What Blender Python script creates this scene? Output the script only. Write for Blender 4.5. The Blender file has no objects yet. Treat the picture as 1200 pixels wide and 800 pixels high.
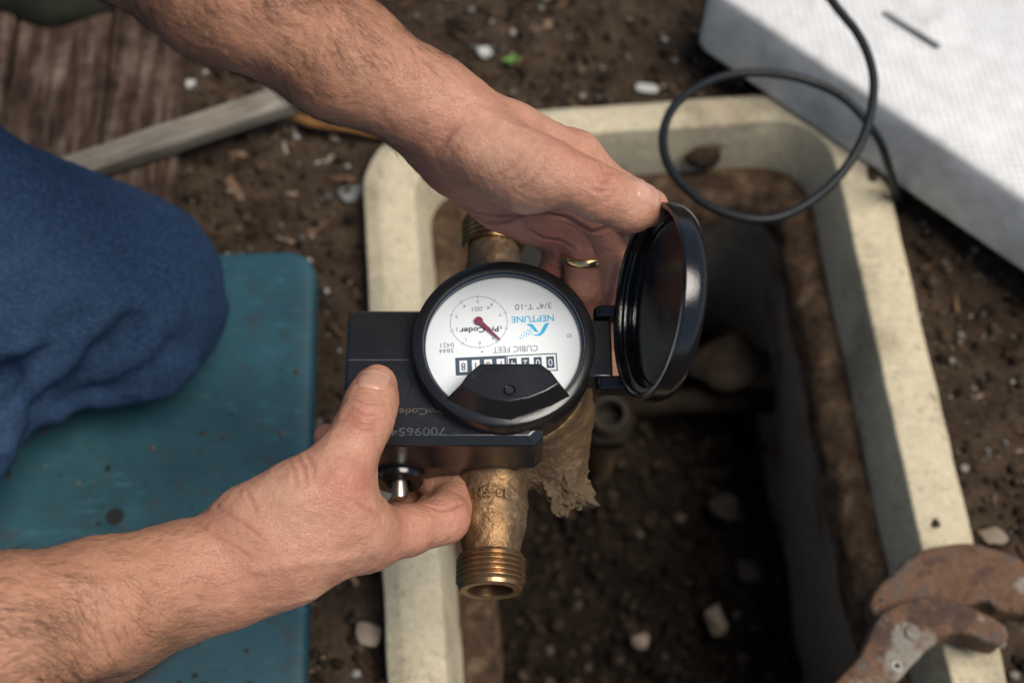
import bpy, bmesh, math, random
import numpy as np
from mathutils import Vector, Matrix, noise

R = math.radians
scene = bpy.context.scene
col = scene.collection

# ------------------------------------------------------------------ camera
cam_data = bpy.data.cameras.new('camera')
cam_data.sensor_width = 36.0
cam_data.lens = 50.0
cam_data.clip_start = 0.02
cam_data.clip_end = 200.0
cam_data.dof.use_dof = True
cam_data.dof.focus_distance = 0.675
cam_data.dof.aperture_fstop = 5.8
camera = bpy.data.objects.new('camera', cam_data)
camera.location = (0.0, -0.30, 0.92)
camera.rotation_euler = (R(26), 0, 0)
col.objects.link(camera)
scene.camera = camera

# ------------------------------------------------------------------ sky and sun
SUN_EL, SUN_AZ = R(66), R(104)          # azimuth measured from +Y towards +X
world = bpy.data.worlds.new('World')
scene.world = world
world.use_nodes = True
wn = world.node_tree
wn.nodes.clear()
w_out = wn.nodes.new('ShaderNodeOutputWorld')
w_bg = wn.nodes.new('ShaderNodeBackground')
w_sky = wn.nodes.new('ShaderNodeTexSky')
w_sky.sky_type = 'NISHITA'
w_sky.sun_disc = False
w_sky.sun_elevation = SUN_EL
w_sky.sun_rotation = SUN_AZ
w_sky.dust_density = 0.6
w_sky.air_density = 1.0
w_sky.ozone_density = 1.0
w_bg.inputs['Strength'].default_value = 0.055
wn.links.new(w_sky.outputs[0], w_bg.inputs['Color'])
wn.links.new(w_bg.outputs[0], w_out.inputs['Surface'])

sun_data = bpy.data.lights.new('sun', 'SUN')
sun_data.energy = 2.6
sun_data.angle = R(36)
sun_data.color = (1.0, 0.93, 0.83)
sun = bpy.data.objects.new('sun', sun_data)
sdir = Vector((math.sin(SUN_AZ) * math.cos(SUN_EL), math.cos(SUN_AZ) * math.cos(SUN_EL), math.sin(SUN_EL)))
sun.rotation_euler = sdir.to_track_quat('Z', 'Y').to_euler()
sun.location = sdir * 5
col.objects.link(sun)

scene.view_settings.view_transform = 'Standard'
scene.view_settings.look = 'None'
scene.view_settings.exposure = 0.68
scene.view_settings.gamma = 1.0
scene.view_settings.use_curve_mapping = False

# ------------------------------------------------------------------ helpers: objects
def obj(name, me, mat=None, parent=None):
    if isinstance(me, bmesh.types.BMesh):
        bm = me
        me = bpy.data.meshes.new(name)
        bm.to_mesh(me)
        bm.free()
    o = bpy.data.objects.new(name, me)
    if mat is not None and len(me.materials) == 0:
        me.materials.append(mat)
    col.objects.link(o)
    if parent is not None:
        o.parent = parent
    return o

def thing(name, label, cat, loc=(0, 0, 0), group=None):
    o = bpy.data.objects.new(name, None)
    o.empty_display_size = 0.02
    o.location = loc
    col.objects.link(o)
    return tag(o, label, cat, group)

def tag(o, label, cat, group=None, kind=None):
    o['label'] = label
    o['category'] = cat
    if group: o['group'] = group
    if kind: o['kind'] = kind
    return o

def struct(o):
    o['kind'] = 'structure'
    return o

def keep(o, parent):
    """parent a mesh whose vertices are in world coordinates"""
    o.parent = parent
    o.matrix_parent_inverse = Matrix.Translation(parent.location).inverted()
    return o

def smooth(o, angle=None):
    me = o.data
    me.polygons.foreach_set('use_smooth', [True] * len(me.polygons))
    if angle is not None:
        me.set_sharp_from_angle(angle=R(angle))
    return o

def pydata(name, verts, faces):
    me = bpy.data.meshes.new(name)
    me.from_pydata([tuple(v) for v in verts], [], [tuple(f) for f in faces])
    me.update()
    return me

def np_mesh(name, V, F):
    """V (n,3) float, F (m,k) int -> mesh, fast"""
    me = bpy.data.meshes.new(name)
    V = np.asarray(V, np.float32); F = np.asarray(F, np.int32)
    k = F.shape[1]
    me.vertices.add(len(V)); me.vertices.foreach_set('co', V.ravel())
    me.loops.add(F.size); me.loops.foreach_set('vertex_index', F.ravel())
    me.polygons.add(len(F)); me.polygons.foreach_set('loop_start', np.arange(0, F.size, k, dtype=np.int32))
    me.update(calc_edges=True)
    me.validate()
    return me

def bevel(o, w, seg=2, angle=35):
    m = o.modifiers.new('bevel', 'BEVEL')
    m.width = w; m.segments = seg; m.limit_method = 'ANGLE'; m.angle_limit = R(angle)
    return o

def freeze(o):
    """apply modifiers"""
    dg = bpy.context.evaluated_depsgraph_get()
    me = bpy.data.meshes.new_from_object(o.evaluated_get(dg))
    o.modifiers.clear()
    o.data = me
    return o

def lathe(profile, n=64, cap=False):
    """profile [(r,z)] -> verts, faces round Z"""
    V, F = [], []
    for r, z in profile:
        for i in range(n):
            a = 2 * math.pi * i / n
            V.append((r * math.cos(a), r * math.sin(a), z))
    for j in range(len(profile) - 1):
        for i in range(n):
            i2 = (i + 1) % n
            F.append((j * n + i, j * n + i2, (j + 1) * n + i2, (j + 1) * n + i))
    return V, F

def place(V, M):
    return [tuple(M @ Vector(v)) for v in V]

def frame(o, z, x=None):
    """matrix with origin o and local Z along z"""
    z = Vector(z).normalized()
    x = Vector(x) if x is not None else Vector((1, 0, 0))
    if abs(z.dot(x.normalized())) > 0.98: x = Vector((0, 1, 0))
    y = z.cross(x).normalized(); x = y.cross(z)
    M = Matrix((x, y, z)).transposed().to_4x4()
    M.translation = Vector(o)
    return M

def catmull(pts, n=10):
    pts = [np.array(p, float) for p in pts]
    q = [2 * pts[0] - pts[1]] + pts + [2 * pts[-1] - pts[-2]]
    out = []
    for i in range(1, len(q) - 2):
        for k in range(n):
            t = k / n
            out.append(0.5 * ((2 * q[i]) + (-q[i-1] + q[i+1]) * t + (2*q[i-1] - 5*q[i] + 4*q[i+1] - q[i+2]) * t*t + (-q[i-1] + 3*q[i] - 3*q[i+1] + q[i+2]) * t**3))
    out.append(q[-2])
    return np.array(out)

def tube(path, rad, n=10):
    path = np.asarray(path, float)
    m = len(path)
    rad = np.full(m, rad) if np.isscalar(rad) else np.asarray(rad)
    T = np.gradient(path, axis=0); T /= np.linalg.norm(T, axis=1)[:, None]
    u = np.cross(T[0], (0.3, 0.2, 0.9)); u /= np.linalg.norm(u)
    V, F = [], []
    for j in range(m):
        u = u - T[j] * (u @ T[j]); u /= np.linalg.norm(u)
        w = np.cross(T[j], u)
        for i in range(n):
            a = 2 * math.pi * i / n
            V.append(path[j] + rad[j] * (math.cos(a) * u + math.sin(a) * w))
    for j in range(m - 1):
        for i in range(n):
            i2 = (i + 1) % n
            F.append((j*n+i, j*n+i2, (j+1)*n+i2, (j+1)*n+i))
    F.append(tuple(range(n))[::-1]); F.append(tuple(range((m-1)*n, m*n)))
    return V, F

def loft(rings, cap=True):
    n = len(rings[0]); V = [tuple(v) for r in rings for v in r]; F = []
    for j in range(len(rings) - 1):
        for i in range(n):
            i2 = (i + 1) % n
            F.append((j*n+i, j*n+i2, (j+1)*n+i2, (j+1)*n+i))
    if cap:
        F.append(tuple(range(n))[::-1]); F.append(tuple(range((len(rings)-1)*n, len(rings)*n)))
    return V, F

def fixnormals(me):
    bm = bmesh.new(); bm.from_mesh(me)
    bmesh.ops.recalc_face_normals(bm, faces=bm.faces)
    bm.to_mesh(me); bm.free()
    return me

def box_verts(x0, x1, y0, y1, z0, z1):
    V = [(x0,y0,z0),(x1,y0,z0),(x1,y1,z0),(x0,y1,z0),(x0,y0,z1),(x1,y0,z1),(x1,y1,z1),(x0,y1,z1)]
    F = [(3,2,1,0),(4,5,6,7),(0,1,5,4),(1,2,6,5),(2,3,7,6),(3,0,4,7)]
    return V, F

def fbm(p, s, o=4):
    return noise.fractal(Vector(p) * s, 1.0, 2.0, o)

# ------------------------------------------------------------------ helpers: materials
class NT:
    def __init__(self, name):
        self.m = bpy.data.materials.new(name)
        self.m.use_nodes = True
        self.t = self.m.node_tree
        self.t.nodes.clear()
        self.out = self.t.nodes.new('ShaderNodeOutputMaterial')
        self.tc = None
    def n(self, typ, **kw):
        nd = self.t.nodes.new(typ)
        for k, v in kw.items():
            if k in nd.inputs: self.set(nd.inputs[k], v)
            else: setattr(nd, k, v)
        return nd
    def set(self, inp, v):
        if isinstance(v, bpy.types.NodeSocket): self.t.links.new(v, inp)
        elif isinstance(v, (tuple, list)) and len(v) == 3 and inp.type == 'RGBA': inp.default_value = (*v, 1)
        else: inp.default_value = v
    def obj(self):
        if self.tc is None: self.tc = self.t.nodes.new('ShaderNodeTexCoord')
        return self.tc.outputs['Object']
    def mapping(self, scale=(1,1,1), rot=(0,0,0), vec=None):
        return self.n('ShaderNodeMapping', Vector=vec or self.obj(), Scale=scale, Rotation=rot).outputs[0]
    def noise(self, scale, detail=4, rough=0.55, vec=None, dist=0.0):
        return self.n('ShaderNodeTexNoise', Vector=vec or self.obj(), Scale=scale, Detail=detail, Roughness=rough, Distortion=dist).outputs['Fac']
    def voronoi(self, scale, feature='F1', vec=None, out='Distance'):
        nd = self.n('ShaderNodeTexVoronoi', Vector=vec or self.obj(), feature=feature); nd.inputs['Scale'].default_value = scale
        return nd.outputs[out]
    def ramp(self, fac, stops, interp='LINEAR'):
        nd = self.n('ShaderNodeValToRGB'); self.set(nd.inputs[0], fac)
        cr = nd.color_ramp; cr.interpolation = interp
        while len(cr.elements) < len(stops): cr.elements.new(0.5)
        for e, (p, c) in zip(cr.elements, stops):
            e.position = p; e.color = (*c, 1) if len(c) == 3 else c
        return nd.outputs[0]
    def rampf(self, fac, a, b):
        nd = self.n('ShaderNodeMapRange'); self.set(nd.inputs[0], fac)
        nd.inputs[1].default_value = a; nd.inputs[2].default_value = b
        return nd.outputs[0]
    def mix(self, fac, a, b, mode='MIX'):
        nd = self.n('ShaderNodeMix', data_type='RGBA', blend_type=mode)
        self.set(nd.inputs[0], fac); self.set(nd.inputs[6], a); self.set(nd.inputs[7], b)
        return nd.outputs[2]
    def math(self, op, a, b=0.0):
        nd = self.n('ShaderNodeMath', operation=op); self.set(nd.inputs[0], a); self.set(nd.inputs[1], b)
        return nd.outputs[0]
    def attr(self, name):
        return self.n('ShaderNodeAttribute', attribute_name=name).outputs['Fac']
    def bump(self, h, dist, strength=1.0, prev=None):
        nd = self.n('ShaderNodeBump'); self.set(nd.inputs['Height'], h)
        nd.inputs['Distance'].default_value = dist; nd.inputs['Strength'].default_value = strength
        if prev is not None: self.set(nd.inputs['Normal'], prev)
        return nd.outputs[0]
    def principled(self, **kw):
        b = self.t.nodes.new('ShaderNodeBsdfPrincipled')
        for k, v in kw.items(): self.set(b.inputs[k.replace('_', ' ')], v)
        r = kw.get('Roughness')
        if isinstance(r, float) and r >= 0.85: b.inputs['Specular IOR Level'].default_value = 0.12   # porous, dusty surfaces
        self.t.links.new(b.outputs[0], self.out.inputs[0])
        return b

def simple(name, c, rough=0.5, metal=0.0, var=0.25, scale=60.0, bumpd=0.0, bscale=300.0, spec=0.5):
    t = NT(name)
    f = t.noise(scale)
    lo = tuple(max(0, x * (1 - var)) for x in c); hi = tuple(min(1, x * (1 + var)) for x in c)
    kw = dict(Base_Color=t.ramp(f, [(0.3, lo), (0.7, hi)]), Roughness=rough, Metallic=metal)
    b = t.principled(**kw)
    b.inputs['Specular IOR Level'].default_value = spec if rough < 0.75 else 0.12
    if bumpd: t.set(b.inputs['Normal'], t.bump(t.noise(bscale), bumpd))
    return t.m

# ------------------------------------------------------------------ materials
def m_soil(name, dark, light, s=40):
    t = NT(name)
    a = t.noise(s, 6, 0.65); b = t.noise(s * 7, 4, 0.6)
    c = t.ramp(t.math('ADD', t.math('MULTIPLY', a, 0.6), t.math('MULTIPLY', b, 0.4)), [(0.36, dark), (0.52, tuple((x+y)/2 for x, y in zip(dark, light))), (0.68, light)])
    t.principled(Base_Color=c, Roughness=0.95, Normal=t.bump(b, 0.004, 0.8))
    return t.m
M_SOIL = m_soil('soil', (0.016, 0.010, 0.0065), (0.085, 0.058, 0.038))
M_PITSOIL = m_soil('shaded_pit_soil', (0.006, 0.004, 0.003), (0.026, 0.018, 0.012))  # darker copy of the soil, the pit's shade put into its colour

def m_island(name, stops, rough=0.9, bs=500):
    t = NT(name)
    g = t.n('ShaderNodeNewGeometry')
    c = t.ramp(g.outputs['Random Per Island'], stops, 'LINEAR')
    c = t.mix(t.rampf(t.noise(180), 0.3, 0.7), t.mix(0.45, c, (0.02, 0.015, 0.01)), c)
    t.principled(Base_Color=c, Roughness=rough, Normal=t.bump(t.noise(bs), 0.001, 0.6))
    return t.m
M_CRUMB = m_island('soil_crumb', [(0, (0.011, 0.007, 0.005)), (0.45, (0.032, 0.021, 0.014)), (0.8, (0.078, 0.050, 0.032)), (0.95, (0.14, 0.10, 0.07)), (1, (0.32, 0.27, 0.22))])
M_PITCRUMB = m_island('shaded_pit_crumb', [(0, (0.005, 0.0035, 0.0025)), (0.6, (0.016, 0.011, 0.008)), (0.93, (0.038, 0.027, 0.019)), (1, (0.10, 0.08, 0.06))])  # crumbs darkened so the deep pit's shade sits in their colour
M_CHIP = m_island('wood_chip', [(0, (0.05, 0.03, 0.02)), (0.5, (0.12, 0.070, 0.042)), (0.8, (0.24, 0.16, 0.10)), (1, (0.30, 0.25, 0.19))])
M_PEBBLE = m_island('pebble', [(0, (0.06, 0.055, 0.05)), (0.5, (0.16, 0.15, 0.14)), (0.8, (0.22, 0.20, 0.175)), (1, (0.42, 0.40, 0.36))], 0.75)

def m_concrete(name, base, dirt, dirt_amt=0.35, speck=0.5):
    t = NT(name)
    big = t.noise(9, 5, 0.6); mid = t.noise(70, 5, 0.65); fine = t.noise(700, 3, 0.7)
    c = t.mix(t.rampf(mid, 0.25, 0.75), tuple(x * 0.82 for x in base), tuple(min(1, x * 1.10) for x in base))
    c = t.mix(t.math('MULTIPLY', t.rampf(fine, 0.50, 0.72), speck), c, tuple(x * 0.55 for x in base))
    c = t.mix(t.math('MULTIPLY', t.rampf(big, 0.52, 0.72), dirt_amt), c, dirt)
    pores = t.rampf(t.voronoi(240), 0.10, 0.22)
    pmask = t.rampf(t.noise(35), 0.50, 0.62)
    pit = t.math('MULTIPLY', t.math('SUBTRACT', 1.0, pores), pmask)
    c = t.mix(t.math('MULTIPLY', pit, 0.8), c, tuple(x * 0.3 for x in base))
    spk = t.noise(230, 3, 0.6)
    c = t.mix(t.math('MULTIPLY', t.rampf(spk, 0.56, 0.70), speck), c, tuple(x * 0.5 for x in base))
    c = t.mix(t.math('MULTIPLY', t.math('SUBTRACT', 1.0, t.rampf(spk, 0.30, 0.42)), speck * 0.6), c, tuple(min(1, x * 1.25) for x in base))
    sm = t.math('MULTIPLY', t.rampf(t.noise(24, 6, 0.75, None, 0.4), 0.60, 0.68), dirt_amt)
    c = t.mix(sm, c, tuple(x * 0.6 for x in dirt))
    h = t.math('SUBTRACT', t.math('ADD', mid, t.math('MULTIPLY', fine, 0.3)), t.math('MULTIPLY', pit, 0.8))
    t.principled(Base_Color=c, Roughness=0.88, Normal=t.bump(h, 0.0015, 0.7))
    return t
M_RIM = m_concrete('cream_concrete', (0.56, 0.485, 0.335), (0.16, 0.12, 0.08), 0.8, 0.75).m
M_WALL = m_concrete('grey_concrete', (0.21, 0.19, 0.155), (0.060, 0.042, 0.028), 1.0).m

def m_slab():
    t = NT('white_concrete')
    mid = t.noise(60, 5, 0.6); big = t.noise(7, 4, 0.6)
    base = t.mix(t.rampf(mid, 0.3, 0.7), (0.60, 0.595, 0.58), (0.74, 0.735, 0.72))
    v = t.mapping((1, 1, 0), (0, 0, R(45)))
    sx = t.n('ShaderNodeSeparateXYZ', Vector=v)
    k = 2 * math.pi / 0.0056
    a = t.math('SINE', t.math('MULTIPLY', sx.outputs[0], k)); b = t.math('SINE', t.math('MULTIPLY', sx.outputs[1], k))
    dots = t.math('MULTIPLY', t.math('ADD', a, b), 0.5)
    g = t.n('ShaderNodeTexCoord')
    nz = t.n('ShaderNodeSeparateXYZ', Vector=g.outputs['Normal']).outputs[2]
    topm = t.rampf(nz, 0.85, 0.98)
    wear = t.math('SUBTRACT', 1.0, t.rampf(big, 0.56, 0.66))
    dm = t.math('MULTIPLY', t.math('MULTIPLY', t.rampf(dots, 0.05, 0.5), topm), wear)
    c = t.mix(t.math('MULTIPLY', dm, 0.50), base, (0.33, 0.335, 0.345))
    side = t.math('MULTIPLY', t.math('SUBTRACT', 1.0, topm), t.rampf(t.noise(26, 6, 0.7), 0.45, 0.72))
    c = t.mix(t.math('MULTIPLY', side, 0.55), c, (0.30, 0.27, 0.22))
    stain = t.math('MULTIPLY', t.rampf(t.noise(16, 3), 0.58, 0.70), t.rampf(t.noise(120, 4, 0.7), 0.4, 0.6))
    c = t.mix(t.math('MULTIPLY', stain, 0.5), c, (0.15, 0.12, 0.10))
    t.principled(Base_Color=c, Roughness=0.85, Normal=t.bump(t.math('ADD', t.math('MULTIPLY', dm, -0.6), t.math('MULTIPLY', mid, 0.5)), 0.001, 0.7))
    return t.m
M_SLAB = m_slab()

def m_wood(name, c0, c1, grain=(18, 160, 60)):
    t = NT(name)
    v = t.mapping(grain)
    a = t.noise(1.0, 6, 0.7, v, 0.6); b = t.noise(9, 4, 0.6)
    c = t.ramp(t.math('ADD', t.math('MULTIPLY', a, 0.7), t.math('MULTIPLY', b, 0.3)), [(0.34, c0), (0.52, tuple((x + y) / 2 for x, y in zip(c0, c1))), (0.66, c1)])
    t.principled(Base_Color=c, Roughness=0.9, Normal=t.bump(a, 0.002, 0.8))
    return t.m
def m_plank():
    t = NT('weathered_wood')
    g = t.noise(1.0, 7, 0.75, t.mapping((150, 10, 80)), 0.8); b = t.noise(22, 5, 0.7); sp = t.noise(1.0, 4, 0.7, t.mapping((60, 22, 60)))
    c = t.ramp(t.math('ADD', t.math('MULTIPLY', g, 0.55), t.math('MULTIPLY', b, 0.45)), [(0.40, (0.018, 0.011, 0.008)), (0.48, (0.060, 0.036, 0.026)), (0.56, (0.13, 0.092, 0.070)), (0.66, (0.26, 0.215, 0.175))])
    c = t.mix(t.math('MULTIPLY', t.rampf(sp, 0.56, 0.68), 0.8), c, (0.030, 0.018, 0.014))
    t.principled(Base_Color=c, Roughness=0.92, Normal=t.bump(t.math('ADD', g, sp), 0.004, 0.8))
    return t.m
M_PLANK = m_plank()
M_BATTEN = m_wood('grey_wood', (0.10, 0.08, 0.06), (0.33, 0.30, 0.25), (22, 160, 160))
M_STICK = m_wood('orange_wood', (0.14, 0.06, 0.02), (0.45, 0.22, 0.08), (30, 200, 200))

def m_teal():
    t = NT('teal_plastic')
    a = t.noise(12, 5, 0.6); b = t.noise(60, 5, 0.7)
    c = t.ramp(a, [(0.28, (0.009, 0.043, 0.058)), (0.5, (0.014, 0.066, 0.086)), (0.72, (0.024, 0.098, 0.120))])
    sc = t.noise(1.0, 4, 0.7, t.mapping((50, 220, 50), (0, 0, 0.7)))
    c = t.mix(t.math('MULTIPLY', t.rampf(sc, 0.58, 0.66), 0.55), c, (0.045, 0.14, 0.165))
    c = t.mix(t.math('MULTIPLY', t.rampf(b, 0.54, 0.68), 0.75), c, (0.035, 0.040, 0.036))
    t.principled(Base_Color=c, Roughness=0.6, Normal=t.bump(b, 0.0008, 0.6))
    return t.m
M_TEAL = m_teal()

def m_denim():
    t = NT('denim')
    v = t.mapping((1, 1, 1), (0.3, 0.2, 0.6))
    w1 = t.noise(1.0, 3, 0.6, t.mapping((320, 1500, 900), (0.3, 0.2, 0.5))); w2 = t.noise(1.0, 3, 0.6, t.mapping((1500, 320, 900), (0.3, 0.2, 0.5)))
    wv = t.math('ADD', t.math('MULTIPLY', w1, 0.5), t.math('MULTIPLY', w2, 0.5))
    big = t.noise(9, 4, 0.6)
    c = t.ramp(wv, [(0.36, (0.010, 0.020, 0.043)), (0.5, (0.018, 0.042, 0.092)), (0.66, (0.062, 0.105, 0.175))])
    c = t.mix(t.math('MULTIPLY', t.rampf(big, 0.45, 0.7), 0.30), c, (0.050, 0.085, 0.15))
    sp = t.noise(1.0, 3, 0.7, t.mapping((130, 620, 400), (0.3, 0.2, 0.5)))
    c = t.mix(t.math('MULTIPLY', t.rampf(sp, 0.48, 0.72), 0.35), c, (0.060, 0.100, 0.165))
    c = t.mix(t.math('MULTIPLY', t.math('SUBTRACT', 1.0, t.rampf(sp, 0.28, 0.46)), 0.35), c, (0.006, 0.014, 0.035))
    c = t.mix(t.attr('edge'), c, (0.22, 0.24, 0.26))
    b = t.principled(Base_Color=c, Roughness=0.95, Normal=t.bump(t.math('ADD', wv, t.math('MULTIPLY', t.noise(60, 4), 0.25)), 0.0010, 0.5))
    b.inputs['Sheen Weight'].default_value = 0.0
    b.inputs['Sheen Roughness'].default_value = 0.5
    return t.m
M_DENIM = m_denim()

def m_black(name, rough, spec=0.5, base=(0.010, 0.0105, 0.012)):
    t = NT(name)
    f = t.noise(40, 5, 0.65)
    dust = t.rampf(t.noise(900, 2, 0.6), 0.60, 0.76)
    scr = t.math('MULTIPLY', t.rampf(t.noise(1.0, 3, 0.6, t.mapping((60, 1600, 300), (0, 0, 0.5))), 0.68, 0.74), t.rampf(t.noise(30, 3), 0.5, 0.6))
    film = t.rampf(t.noise(26, 6, 0.7, None, 0.8), 0.50, 0.72)
    dust = t.math('MAXIMUM', t.math('MULTIPLY', dust, 0.9), t.math('MAXIMUM', scr, t.math('MULTIPLY', film, 0.14)))
    c = t.mix(t.math('MULTIPLY', dust, 0.25), base, (0.05, 0.048, 0.045))
    r = t.n('ShaderNodeMapRange'); t.set(r.inputs[0], f)
    r.inputs[1].default_value = 0.3; r.inputs[2].default_value = 0.7; r.inputs[3].default_value = rough * 0.8; r.inputs[4].default_value = rough * 1.25
    b = t.principled(Base_Color=c, Roughness=r.outputs[0], Normal=t.bump(t.noise(1400, 2), 0.00012, 0.5))
    b.inputs['Specular IOR Level'].default_value = spec
    return t.m
M_BLACK = m_black('black_plastic', 0.25, 0.6)
M_GLOSS = m_black('glossy_black_plastic', 0.13, 0.6, (0.006, 0.006, 0.007))
M_RUBBER = m_black('black_rubber', 0.45, 0.3, (0.006, 0.008, 0.009))
M_MARK = simple('worn_grey_print', (0.045, 0.050, 0.060), 0.6, var=0.6, scale=700)
M_BROWNMARK = simple('worn_brown_print', (0.085, 0.068, 0.050), 0.6, var=0.7, scale=700)

def m_brass(name, polish):
    t = NT(name)
    a = t.noise(45, 6, 0.65); b = t.noise(420, 4, 0.6)
    c = t.ramp(a, [(0.3, (0.24, 0.130, 0.060)), (0.55, (0.36, 0.215, 0.10)), (0.75, (0.45, 0.29, 0.15))])
    dirt = t.rampf(t.noise(28, 6, 0.7), 0.36, 0.62)
    br = t.t.nodes.new('ShaderNodeBsdfPrincipled')
    t.set(br.inputs['Base Color'], c); br.inputs['Metallic'].default_value = 0.95
    br.inputs['Roughness'].default_value = 0.30 if polish else 0.52
    nm = t.bump(t.math('ADD', b, t.math('MULTIPLY', t.noise(130, 4), 1.5)), 0.0002 if polish else 0.0009, 0.7)
    t.set(br.inputs['Normal'], nm)
    dr = t.t.nodes.new('ShaderNodeBsdfPrincipled')
    t.set(dr.inputs['Base Color'], t.ramp(b, [(0.35, (0.042, 0.028, 0.017)), (0.65, (0.115, 0.078, 0.047))])); dr.inputs['Roughness'].default_value = 0.8
    t.set(dr.inputs['Normal'], nm)
    mx = t.n('ShaderNodeMixShader'); t.set(mx.inputs[0], t.math('MULTIPLY', dirt, 0.25 if polish else 0.80))
    t.t.links.new(br.outputs[0], mx.inputs[1]); t.t.links.new(dr.outputs[0], mx.inputs[2])
    t.t.links.new(mx.outputs[0], t.out.inputs[0])
    return t.m
M_BRASS = m_brass('cast_bronze', False)
M_THREAD = m_brass('machined_bronze', True)
M_GOLD = simple('gold', (0.75, 0.55, 0.26), 0.2, 1.0, 0.05)
M_STEEL = simple('dull_steel', (0.50, 0.46, 0.40), 0.35, 1.0, 0.15, 200)
M_HOLESHADE = simple('hole_shade', (0.006, 0.006, 0.006), 0.7)  # near-black colour that paints the shade inside holes

def m_rust():
    t = NT('rusty_iron')
    a = t.noise(38, 7, 0.7); b = t.noise(190, 5, 0.7); g = t.noise(20, 5, 0.6)
    c = t.ramp(a, [(0.28, (0.040, 0.023, 0.016)), (0.42, (0.085, 0.042, 0.024)), (0.52, (0.19, 0.092, 0.042)), (0.60, (0.12, 0.082, 0.060)), (0.72, (0.19, 0.165, 0.135))])
    c = t.mix(t.rampf(b, 0.35, 0.75), t.mix(0.5, c, (0.04, 0.025, 0.02)), c)
    c = t.mix(t.math('MULTIPLY', t.math('MULTIPLY', t.rampf(g, 0.56, 0.62), t.rampf(b, 0.30, 0.50)), 0.75), c, (0.27, 0.255, 0.205))
    t.principled(Base_Color=c, Roughness=0.8, Metallic=0.15, Normal=t.bump(t.math('ADD', a, b), 0.0016, 0.9))
    return t.m
M_RUST = m_rust()

def m_dial():
    t = NT('dial_white')
    f = t.noise(30)
    t.principled(Base_Color=t.ramp(f, [(0.3, (0.80, 0.82, 0.85)), (0.7, (0.84, 0.86, 0.88))]), Roughness=0.45)
    return t.m
M_DIAL = m_dial()
M_INK = simple('print_grey', (0.22, 0.25, 0.31), 0.6, var=0.2)
M_INKDARK = simple('print_dark', (0.03, 0.035, 0.07), 0.6, var=0.2)
M_BLUE = simple('print_blue', (0.045, 0.43, 0.74), 0.5, var=0.06)
M_SLATE = simple('print_slate', (0.045, 0.07, 0.11), 0.5, var=0.1)
M_WHITE = simple('print_white', (0.75, 0.76, 0.78), 0.5, var=0.05)
M_NEEDLE = simple('needle_maroon', (0.22, 0.035, 0.075), 0.4, var=0.1)

def m_glass():
    t = NT('register_glass')
    tr = t.n('ShaderNodeBsdfTransparent'); tr.inputs[0].default_value = (0.97, 0.985, 0.985, 1)
    gl = t.n('ShaderNodeBsdfGlossy'); gl.inputs['Roughness'].default_value = 0.03
    fr = t.n('ShaderNodeFresnel'); fr.inputs[0].default_value = 1.35
    mx = t.n('ShaderNodeMixShader')
    t.set(mx.inputs[0], t.math('MULTIPLY', fr.outputs[0], 0.8))
    t.t.links.new(tr.outputs[0], mx.inputs[1]); t.t.links.new(gl.outputs[0], mx.inputs[2])
    t.t.links.new(mx.outputs[0], t.out.inputs[0])
    return t.m
M_GLASS = m_glass()

def m_skin():
    t = NT('skin')
    blot = t.noise(55, 4, 0.6); fine = t.noise(420, 4, 0.65); big = t.noise(16, 3, 0.5)
    tan = t.attr('tan'); red = t.attr('red'); pale = t.attr('pale')
    c = t.mix(t.rampf(blot, 0.30, 0.70), (0.43, 0.194, 0.118), (0.56, 0.292, 0.194))
    c = t.mix(t.math('MULTIPLY', tan, 0.8), c, t.mix(t.rampf(big, 0.3, 0.7), (0.37, 0.162, 0.086), (0.48, 0.234, 0.134)))
    c = t.mix(t.math('MULTIPLY', red, 0.62), c, (0.46, 0.145, 0.105))
    c = t.mix(t.math('MULTIPLY', pale, 0.55), c, (0.58, 0.345, 0.230))
    c = t.mix(t.math('MULTIPLY', t.rampf(fine, 0.5, 0.75), 0.30), c, (0.33, 0.140, 0.085))
    freck = t.math('MULTIPLY', t.rampf(t.noise(150, 2, 0.5), 0.66, 0.74), 0.35)
    c = t.mix(t.math('MULTIPLY', freck, tan), c, (0.25, 0.11, 0.06))
    c = t.mix(t.math('MULTIPLY', t.attr('crease'), 0.45), c, (0.30, 0.10, 0.07))
    # fine skin relief: crossing micro furrows and pores
    v1 = t.voronoi(850, 'DISTANCE_TO_EDGE'); f1 = t.rampf(v1, 0.0, 0.10)
    wr = t.noise(1.0, 3, 0.6, t.mapping((300, 1100, 600), (0.4, 0.3, 0.9)))
    h = t.math('ADD', t.math('ADD', t.math('MULTIPLY', f1, 0.35), t.math('MULTIPLY', wr, 0.9)), t.math('MULTIPLY', fine, 0.8))
    nm = t.bump(h, 0.0008, 0.6)
    nm = t.bump(t.noise(140, 3, 0.5), 0.0012, 0.35, nm)
    b = t.principled(Base_Color=c, Normal=nm)
    rg = t.n('ShaderNodeMapRange'); t.set(rg.inputs[0], fine); rg.inputs[3].default_value = 0.36; rg.inputs[4].default_value = 0.56
    t.set(b.inputs['Roughness'], rg.outputs[0])
    b.inputs['Specular IOR Level'].default_value = 0.5
    b.inputs['Subsurface Weight'].default_value = 0.0
    b.inputs['Subsurface Radius'].default_value = (1.0, 0.35, 0.2)
    b.inputs['Subsurface Scale'].default_value = 0.004
    return t.m
M_SKIN = m_skin()
def m_nail():
    t = NT('nail')
    e = t.attr('edge')
    c = t.mix(t.rampf(t.noise(200), 0.3, 0.7), (0.47, 0.245, 0.175), (0.56, 0.32, 0.24))
    c = t.mix(e, c, (0.66, 0.54, 0.43))
    b = t.principled(Base_Color=c, Roughness=0.28, Normal=t.bump(t.noise(1.0, 2, 0.5, t.mapping((900, 900, 60))), 0.0002, 0.5))
    b.inputs['Subsurface Scale'].default_value = 0.002
    return t.m
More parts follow.
